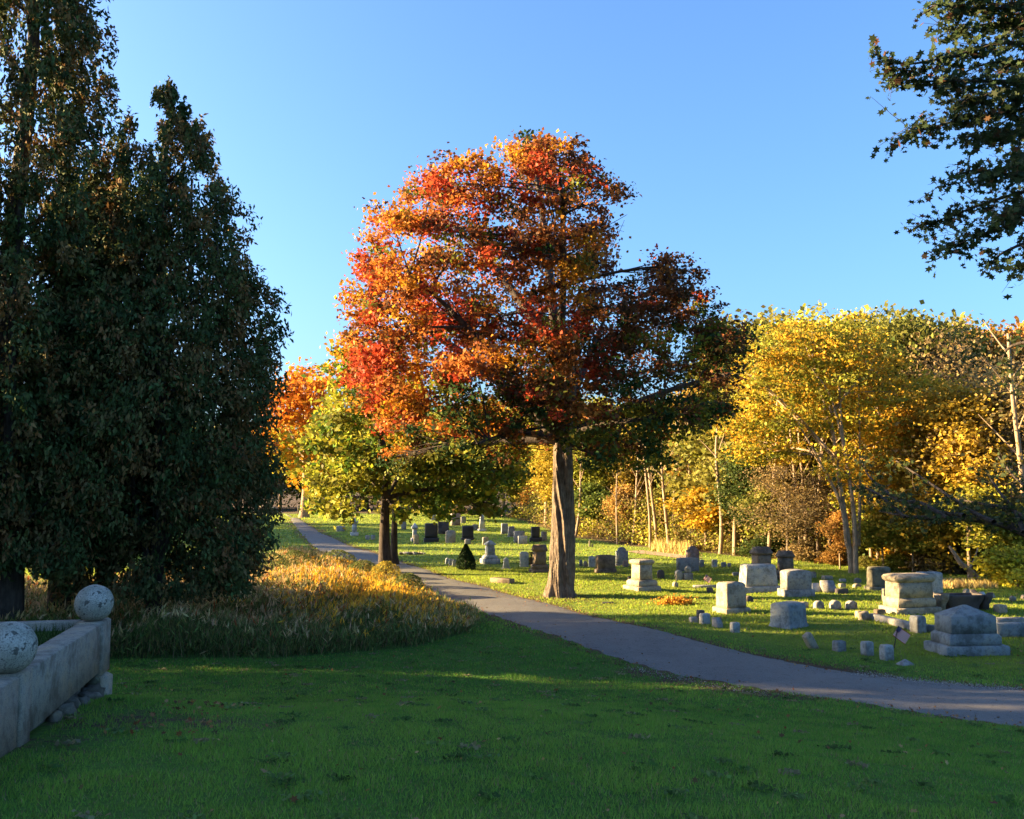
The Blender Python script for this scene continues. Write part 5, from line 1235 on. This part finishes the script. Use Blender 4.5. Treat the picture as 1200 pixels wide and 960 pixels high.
# ------------------------------------------------------------------ uncut meadow with goldenrod between the wall and the lane
POLY = [(-200, 775), (134, 773), (330, 772), (480, 760), (548, 742), (562, 728), (540, 712), (505, 694), (470, 680), (430, 668), (396, 662), (372, 652), (345, 650), (325, 668), (300, 690), (-200, 700)]
r = np.random.default_rng(101)
def samp(n, x0, x1, y0, y1, poly, r=r):
    X = x0 + (x1 - x0) * r.random(n); Y = y0 + (y1 - y0) * r.random(n); Z = zat(X, Y)
    px, py = proj(np.stack([X, Y, Z], -1)); m = inpoly(px, py, poly)
    return np.stack([X, Y, Z], -1)[m]
B = samp(62000, -26, 1, 17, 52, POLY)
dR = road_dist(B[:, 0], B[:, 1]); B = B[dR > .25]
dens_keep = r.random(len(B)) < np.where(B[:, 1] < 36, 1.0, .5); B = B[dens_keep]
hN = (.02 + .95 * vn2(B[:, 0], B[:, 1], .55) + .5 * vn2(B[:, 0] + 9, B[:, 1], 1.7) * (.6 + .8 * r.random(len(B)))) * np.interp(B[:, 1], [17, 24, 36, 50], [.95, .85, .8, .9])
px, py = proj(B)
hN *= np.interp(px, [400, 500, 560], [1, .85, .6]) * np.interp(road_dist(B[:, 0], B[:, 1]), [.2, 3.5], [.35, 1])
gold_zone = np.exp(-(((px - 440) / 90) ** 2 + ((py - 715) / 40) ** 2))
tan_n = vn2(B[:, 0] + 50, B[:, 1], .35)
stemc = np.where((r.random(len(B)) < .15 + .3 * (B[:, 1] > 25))[:, None], np.array((.24, .17, .08)), np.array((.055, .07, .025)))
N = len(B); lean_ = r.normal(0, .16, (N, 2)); lean_[:, 0] += .05
tip = B + np.stack([lean_[:, 0] * hN, lean_[:, 1] * hN, hN], 1)
wd = .009
# stems: thin triangles
a = r.random(N) * 6.28; off = np.stack([np.cos(a), np.sin(a), 0 * a], 1) * wd
V = np.stack([B - off, B + off, tip], 1).reshape(-1, 3); F = np.arange(3 * N).reshape(N, 3)
mb = MB(); mb.add(V, [F]); C3_ = jitter_col(stemc, r)
me1 = (V, F, C3_)
# leaflets up the stem and plume at the tip
per = 10; ci = np.repeat(np.arange(N), per); s = .08 + .8 * r.random(N * per)
P = B[ci] + (tip - B)[ci] * s[:, None] + r.normal(0, .09, (N * per, 3))
lc = np.where((r.random(N * per) < .28)[:, None], np.array((.20, .15, .06)), np.where((r.random(N * per) < .5)[:, None], np.array((.10, .15, .035)), np.array((.16, .19, .05))))
BL = NARROW * [.42, 1, 1]; upd = np.array([0, 0, 1.0]) + r.normal(0, .35, (len(P), 3))
V2, F2, c2 = scatter(P, .17 * (.5 + .9 * r.random(len(P))), jitter_col(lc, r), BL, r=r, axis_dir=upd)
pm = r.random(N) < np.where(B[:, 1] < 23.0, .25, .9); T_ = tip[pm]; gz = gold_zone[pm]; pk = 4; ci = np.repeat(np.arange(len(T_)), pk)
P = T_[ci] + r.normal(0, .03, (len(ci), 3)) + np.array([0, 0, -.03]); 
pc = np.where((r.random(len(T_)) < gz * 1.1)[:, None], np.array((.64, .36, .035)), np.where((r.random(len(T_)) < .6)[:, None], np.array((.52, .36, .17)), np.array((.30, .24, .09))))
pc = np.where(((r.random(len(T_)) < .06))[:, None], np.array((.35, .10, .03)), pc)
V3, F3, c3 = scatter(P, .17 * (.5 + .9 * r.random(len(P))), jitter_col(pc[ci], r), NARROW * [.55, 1, 1], r=r, up=.1, axis_dir=np.array([.15, 0, 1.0]) + r.normal(0, .3, (len(P), 3)))
n1_, n2_ = len(V), len(V) + len(V2)
me = mesh("meadow", np.concatenate([V, V2, V3]), [F, F2 + n1_, F3 + n2_], M_dry, col=np.concatenate([C3_, c2, c3]))
obj("meadow", me, kind="stuff", label="uncut meadow of tan grasses and goldenrod between the wall and the lane", cat="meadow")
# low green shrubs at its back edge
for k, (px_, py_, h_, w_) in enumerate([(452, 690, 1.0, .9), (395, 676, 1.1, 1.3), (345, 680, 1.2, 1.1), (425, 684, .9, 1.0), (318, 690, 1.3, 1.1), (478, 700, .8, .8)]):
    bush("meadow_shrub", px_, py_, ([0, .4, .8, 1], [.5 * w_, .75 * w_, .55 * w_, .15 * w_]), h_, 2600, [(.10, .13, .03), (.07, .09, .03), (.16, .16, .05)] if k else [(.42, .30, .04), (.22, .20, .04)], .08,
         ["golden sunlit bush at the foot of the second maple", "olive shrub at the back of the meadow left of the second maple", "grey green shrub under the right end of the arborvitae", "green weedy shrub between the meadow and the lane", "shrub tucked beneath the arborvitae branches", "small yellowing shrub at the right tip of the meadow"][k], "shrub", M_dry, 30 + k)

# ------------------------------------------------------------------ grass blades
r = np.random.default_rng(202)
def blades(n, y0, y1, h, w, cols, r, zones=None):
    d = np.sqrt(y0 ** 2 + (y1 ** 2 - y0 ** 2) * r.random(n)); X = (r.random(n) * 2 - 1) * .60 * d; Y = d
    rdd = road_dist(X, Y); m = rdd > .02 - .1 * r.random(n)
    # not inside the plot, the meadow or the wood
    px, py = proj(np.stack([X, Y, zat(X, Y)], -1)); m &= ~inpoly(px, py, POLY); m &= Y < wood_edge(X) - .5
    la = (X - O[0]) * U[0] + (Y - O[1]) * U[1]; lb = (X - O[0]) * Vv[0] + (Y - O[1]) * Vv[1]
    m &= ~((la > NEAR - .05) & (la < .3) & (lb > -.04))
    dm = np.zeros(n)
    for tp, rad in ((treepts[0], .9), (treepts[1], .7)): dm = np.maximum(dm, np.exp(-(np.hypot(X - tp[0], Y - tp[1]) / rad) ** 2))
    for tp in treepts[2:]: dm = np.maximum(dm, np.exp(-(np.hypot(X - tp[0], Y - tp[1]) / 3.0) ** 4))
    for q in np.concatenate([WORN[::2], gp(np.array([760., 800, 850, 905]), np.array([789., 797, 807, 815]))]): dm = np.maximum(dm, .8 * np.exp(-(np.hypot(X - q[0], Y - q[1]) / .65) ** 2))
    m &= r.random(n) > dm
    X, Y = X[m], Y[m]; n = len(X); Z = zat(X, Y) - .005
    pn = vn2(X, Y, .9); pn2 = vn2(X + 30, Y, 3.1); hh = h * (.25 + .6 * pn + .8 * pn2 ** 1.5) * (.6 + .6 * r.random(n))
    a = r.random(n) * 6.28; o_ = np.stack([np.cos(a), np.sin(a), 0 * a], 1) * (w * (.7 + .6 * r.random(n)))[:, None] / 2
    ln = r.normal(0, .42, (n, 2)) * hh[:, None]
    B = np.stack([X, Y, Z], 1); T = B + np.stack([ln[:, 0], ln[:, 1], hh], 1)
    V = np.stack([B - o_, B + o_, T], 1).reshape(-1, 3)
    big_ = vn2(X, Y, .22); k = np.clip(big_ * 1.1 + .8 * pn2 + r.normal(0, .18, n) - .5, 0, 1)[:, None]
    C = np.array((.088, .225, .036)) * (1 - k) + np.array((.20, .34, .05)) * k
    fs = sm(Y - np.interp(X, [-30, -6, 2, 8, 14, 40], [40, 34, 27, 20, 16, 14]), -2, 3)[:, None] * .8; C = C * (1 - fs) + np.array((.25, .285, .035)) * fs * (.8 + .4 * pn2[:, None])  # blades across the lane carry the same painted sunlight, paler and yellower
    C = np.where((r.random(n) < .08)[:, None], np.array((.26, .21, .10)), C)
    return V, np.arange(3 * n).reshape(n, 3), jitter_col(C, r, .18)
def blade_obj(name, sets, label):
    Vs, Fs, Cs = [], [], []; nn_ = 0
    for V, F, C in sets: Vs.append(V); Fs.append(F + nn_); Cs.append(C); nn_ += len(V)
    obj(name, mesh(name, np.concatenate(Vs), [np.concatenate(Fs)], M_grass, col=np.concatenate(Cs)), kind="stuff", label=label, cat="grass")
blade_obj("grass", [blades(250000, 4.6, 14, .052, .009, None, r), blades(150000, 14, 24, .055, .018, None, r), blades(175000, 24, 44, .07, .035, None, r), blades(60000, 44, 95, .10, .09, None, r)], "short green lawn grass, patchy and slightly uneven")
n0 = 420; d = np.sqrt(4.8 ** 2 + (22 ** 2 - 4.8 ** 2) * r.random(n0)); X = (r.random(n0) * 2 - 1) * .58 * d; px, py = proj(np.stack([X, d, zat(X, d)], -1))
la = (X - O[0]) * U[0] + (d - O[1]) * U[1]; lb = (X - O[0]) * Vv[0] + (d - O[1]) * Vv[1]
ok = (road_dist(X, d) > .1) & ~inpoly(px, py, POLY) & ~((la > NEAR - .1) & (la < .3) & (lb > -.05)); X, d = X[ok], d[ok]
ci = np.repeat(np.arange(len(X)), 26); P = np.stack([X[ci] + r.normal(0, .05, len(ci)), d[ci] + r.normal(0, .05, len(ci)), 0 * ci + .0], 1); P[:, 2] = zat(P[:, 0], P[:, 1]) + .025 + .02 * r.random(len(ci))
cw = np.array([(.09, .17, .04), (.13, .20, .06), (.07, .12, .03), (.22, .20, .10)])[r.integers(0, 4, len(X))]
obj("lawn_weeds", leaf_mesh("lawn_weeds", P, .04 * (.5 + .9 * r.random(len(P))), jitter_col(cw[ci], r), M_grass, r=r, up=1.2), kind="stuff", label="low clover and plantain tufts in the lawn", cat="weeds")
# grass on the raised plot
n = 9000; la = -4.2 + 4.18 * r.random(n); lb = WIN + .03 + 4.3 * r.random(n)
X = O[0] + la * U[0] + lb * Vv[0]; Y = O[1] + la * U[1] + lb * Vv[1]; Bp = np.stack([X, Y, np.full(n, ZT - .10)], 1); hh = .05 + .09 * r.random(n)
a = r.random(n) * 6.28; o_ = np.stack([np.cos(a), np.sin(a), 0 * a], 1) * .006; Tp = Bp + np.stack([r.normal(0, .03, n), r.normal(0, .03, n), hh], 1)
obj("plot_grass", mesh("plot_grass", np.stack([Bp - o_, Bp + o_, Tp], 1).reshape(-1, 3), [np.arange(3 * n).reshape(n, 3)], M_grass, col=jitter_col(np.tile(np.array((.04, .075, .018)), (n, 1)), r)), kind="stuff", label="rough green grass on top of the walled plot", cat="grass")

# ------------------------------------------------------------------ fallen leaves, gravel at the lane edges
n = 2600; d = np.sqrt(4.6 ** 2 + (34 ** 2 - 4.6 ** 2) * r.random(n)); X = (r.random(n) * 2 - 1) * .6 * d; Y = d
tx = rng.normal(0, 2.6, (700, 2)) + treepts[0][:2]; wx = np.stack([O[0] + 1.0 + .9 * rng.random(160), O[1] - 2.6 + 3 * rng.random(160)], 1)
kk = rng.integers(0, len(CL), 1500); sd = rng.random(1500) < .5; ex = np.where(sd[:, None], CL[kk], CR[kk]) + rng.normal(0, .22, (1500, 2))
X = np.concatenate([X, tx[:, 0], wx[:, 0], ex[:, 0]]); Y = np.concatenate([Y, tx[:, 1], wx[:, 1], ex[:, 1]])
P = np.stack([X, Y, zat(X, Y) + .035], 1); px, py = proj(P); m = ~inpoly(px, py, POLY); P = P[m]
C = np.array([(.28, .14, .05), (.36, .22, .09), (.20, .08, .03), (.12, .07, .035)])[r.integers(0, 4, len(P))]
obj("fallen_leaves", leaf_mesh("fallen_leaves", P, (.022 + .05 * r.random(len(P)) ** 2), jitter_col(C, r), shape=MAPLE, r=r, up=2.5), kind="stuff", label="dry brown maple leaves scattered over the lawn", cat="leaves")
G_ = []; 
for pts, n in (([(1010, 791), (1060, 797), (1120, 803), (1200, 809)], 1500), ([(740, 783), (780, 793), (830, 803), (900, 816)], 350), ([(600, 700), (640, 709), (690, 717)], 200)):
    C_ = cat_rom(gp(*np.array(pts, float).T)[:, :2], 20); k = r.integers(0, len(C_), n); q = C_[k] + r.normal(0, .16, (n, 2)); G_.append(q)
q = np.concatenate(G_); n = len(q); P = np.stack([q[:, 0], q[:, 1], zat(q[:, 0], q[:, 1]) + .02], 1)
PEB = np.array([[0, -.5, 0], [.45, -.1, .0], [.2, .45, 0], [-.35, .3, 0], [-.45, -.2, 0], [0, 0, .35]])
V = (P[:, None] + (.012 + .022 * r.random(n))[:, None, None] * PEB[None]).reshape(-1, 3); b_ = np.arange(n)[:, None] * 6
F = np.concatenate([b_ + np.array([[i, (i + 1) % 5, 5]]) for i in range(5)])
C = np.tile(jitter_col(np.array([(.30, .27, .22), (.20, .17, .14), (.36, .33, .28)])[r.integers(0, 3, n)], r), (5, 1))
obj("gravel", mesh("gravel", V, [F], M_dry, col=C), kind="stuff", label="pale gravel washed along the edges of the lane", cat="gravel")
# pale track and dry grass at the foot of the wood
tp = gp(np.array([742., 754, 780, 806, 812]), np.array([646., 647.5, 650.5, 654, 655])); tw = cat_rom(tp[:, :2], 8)
tn = np.gradient(tw, axis=0); tn /= np.linalg.norm(tn, axis=1)[:, None]; tn = np.stack([-tn[:, 1], tn[:, 0]], 1) * (.55 + .25 * vn2(tw[:, 0], tw[:, 1], 2))[:, None]
E = np.stack([tw - tn, tw + tn], 1).reshape(-1, 2); mm = len(tw); I = np.arange(mm - 1) * 2
t = NT("bare_track"); tc = t.n("ShaderNodeTexCoord"); n1 = t.noise(5, 5, .7, vec=tc.outputs["Object"])
M_tr = t.out(t.ramp(n1.outputs[0], [(.3, (.22, .15, .09)), (.7, (.40, .29, .19))]).outputs[0], .95, t.bump(n1.outputs[0], .5, .05), .1)
obj("track", mesh("track", np.concatenate([E, (zat(E[:, 0], E[:, 1]) + .03)[:, None]], 1), [np.stack([I, I + 1, I + 3, I + 2], 1)], M_tr), kind="structure")
DP = [(762, 647), (776, 640), (808, 640), (826, 650), (812, 654), (790, 650)]
Bq = samp(16000, 6, 18, 44, 66, [(760, 645), (770, 640), (806, 640), (812, 653), (790, 650)], r); n = len(Bq)
Bq2 = samp(16000, 14, 24, 33, 42, [(1098, 683), (1160, 683), (1170, 690), (1096, 690)], r); Bq = np.concatenate([Bq, Bq2]); n = len(Bq)
hh = (.4 + .6 * r.random(n)) * np.where(Bq[:, 1] < 43, .3, .75); a = r.random(n) * 6.28; o_ = np.stack([np.cos(a), np.sin(a), 0 * a], 1) * .03
obj("dry_grass", mesh("dry_grass", np.stack([Bq - o_, Bq + o_, Bq + np.stack([r.normal(0, .1, n), r.normal(0, .1, n), hh], 1)], 1).reshape(-1, 3), [np.arange(3 * n).reshape(n, 3)], M_dry, col=jitter_col(np.tile(np.array((.45, .33, .12)), (n, 1)), r)), kind="stuff", label="sunlit dry yellow grass at the foot of the wood", cat="grass")
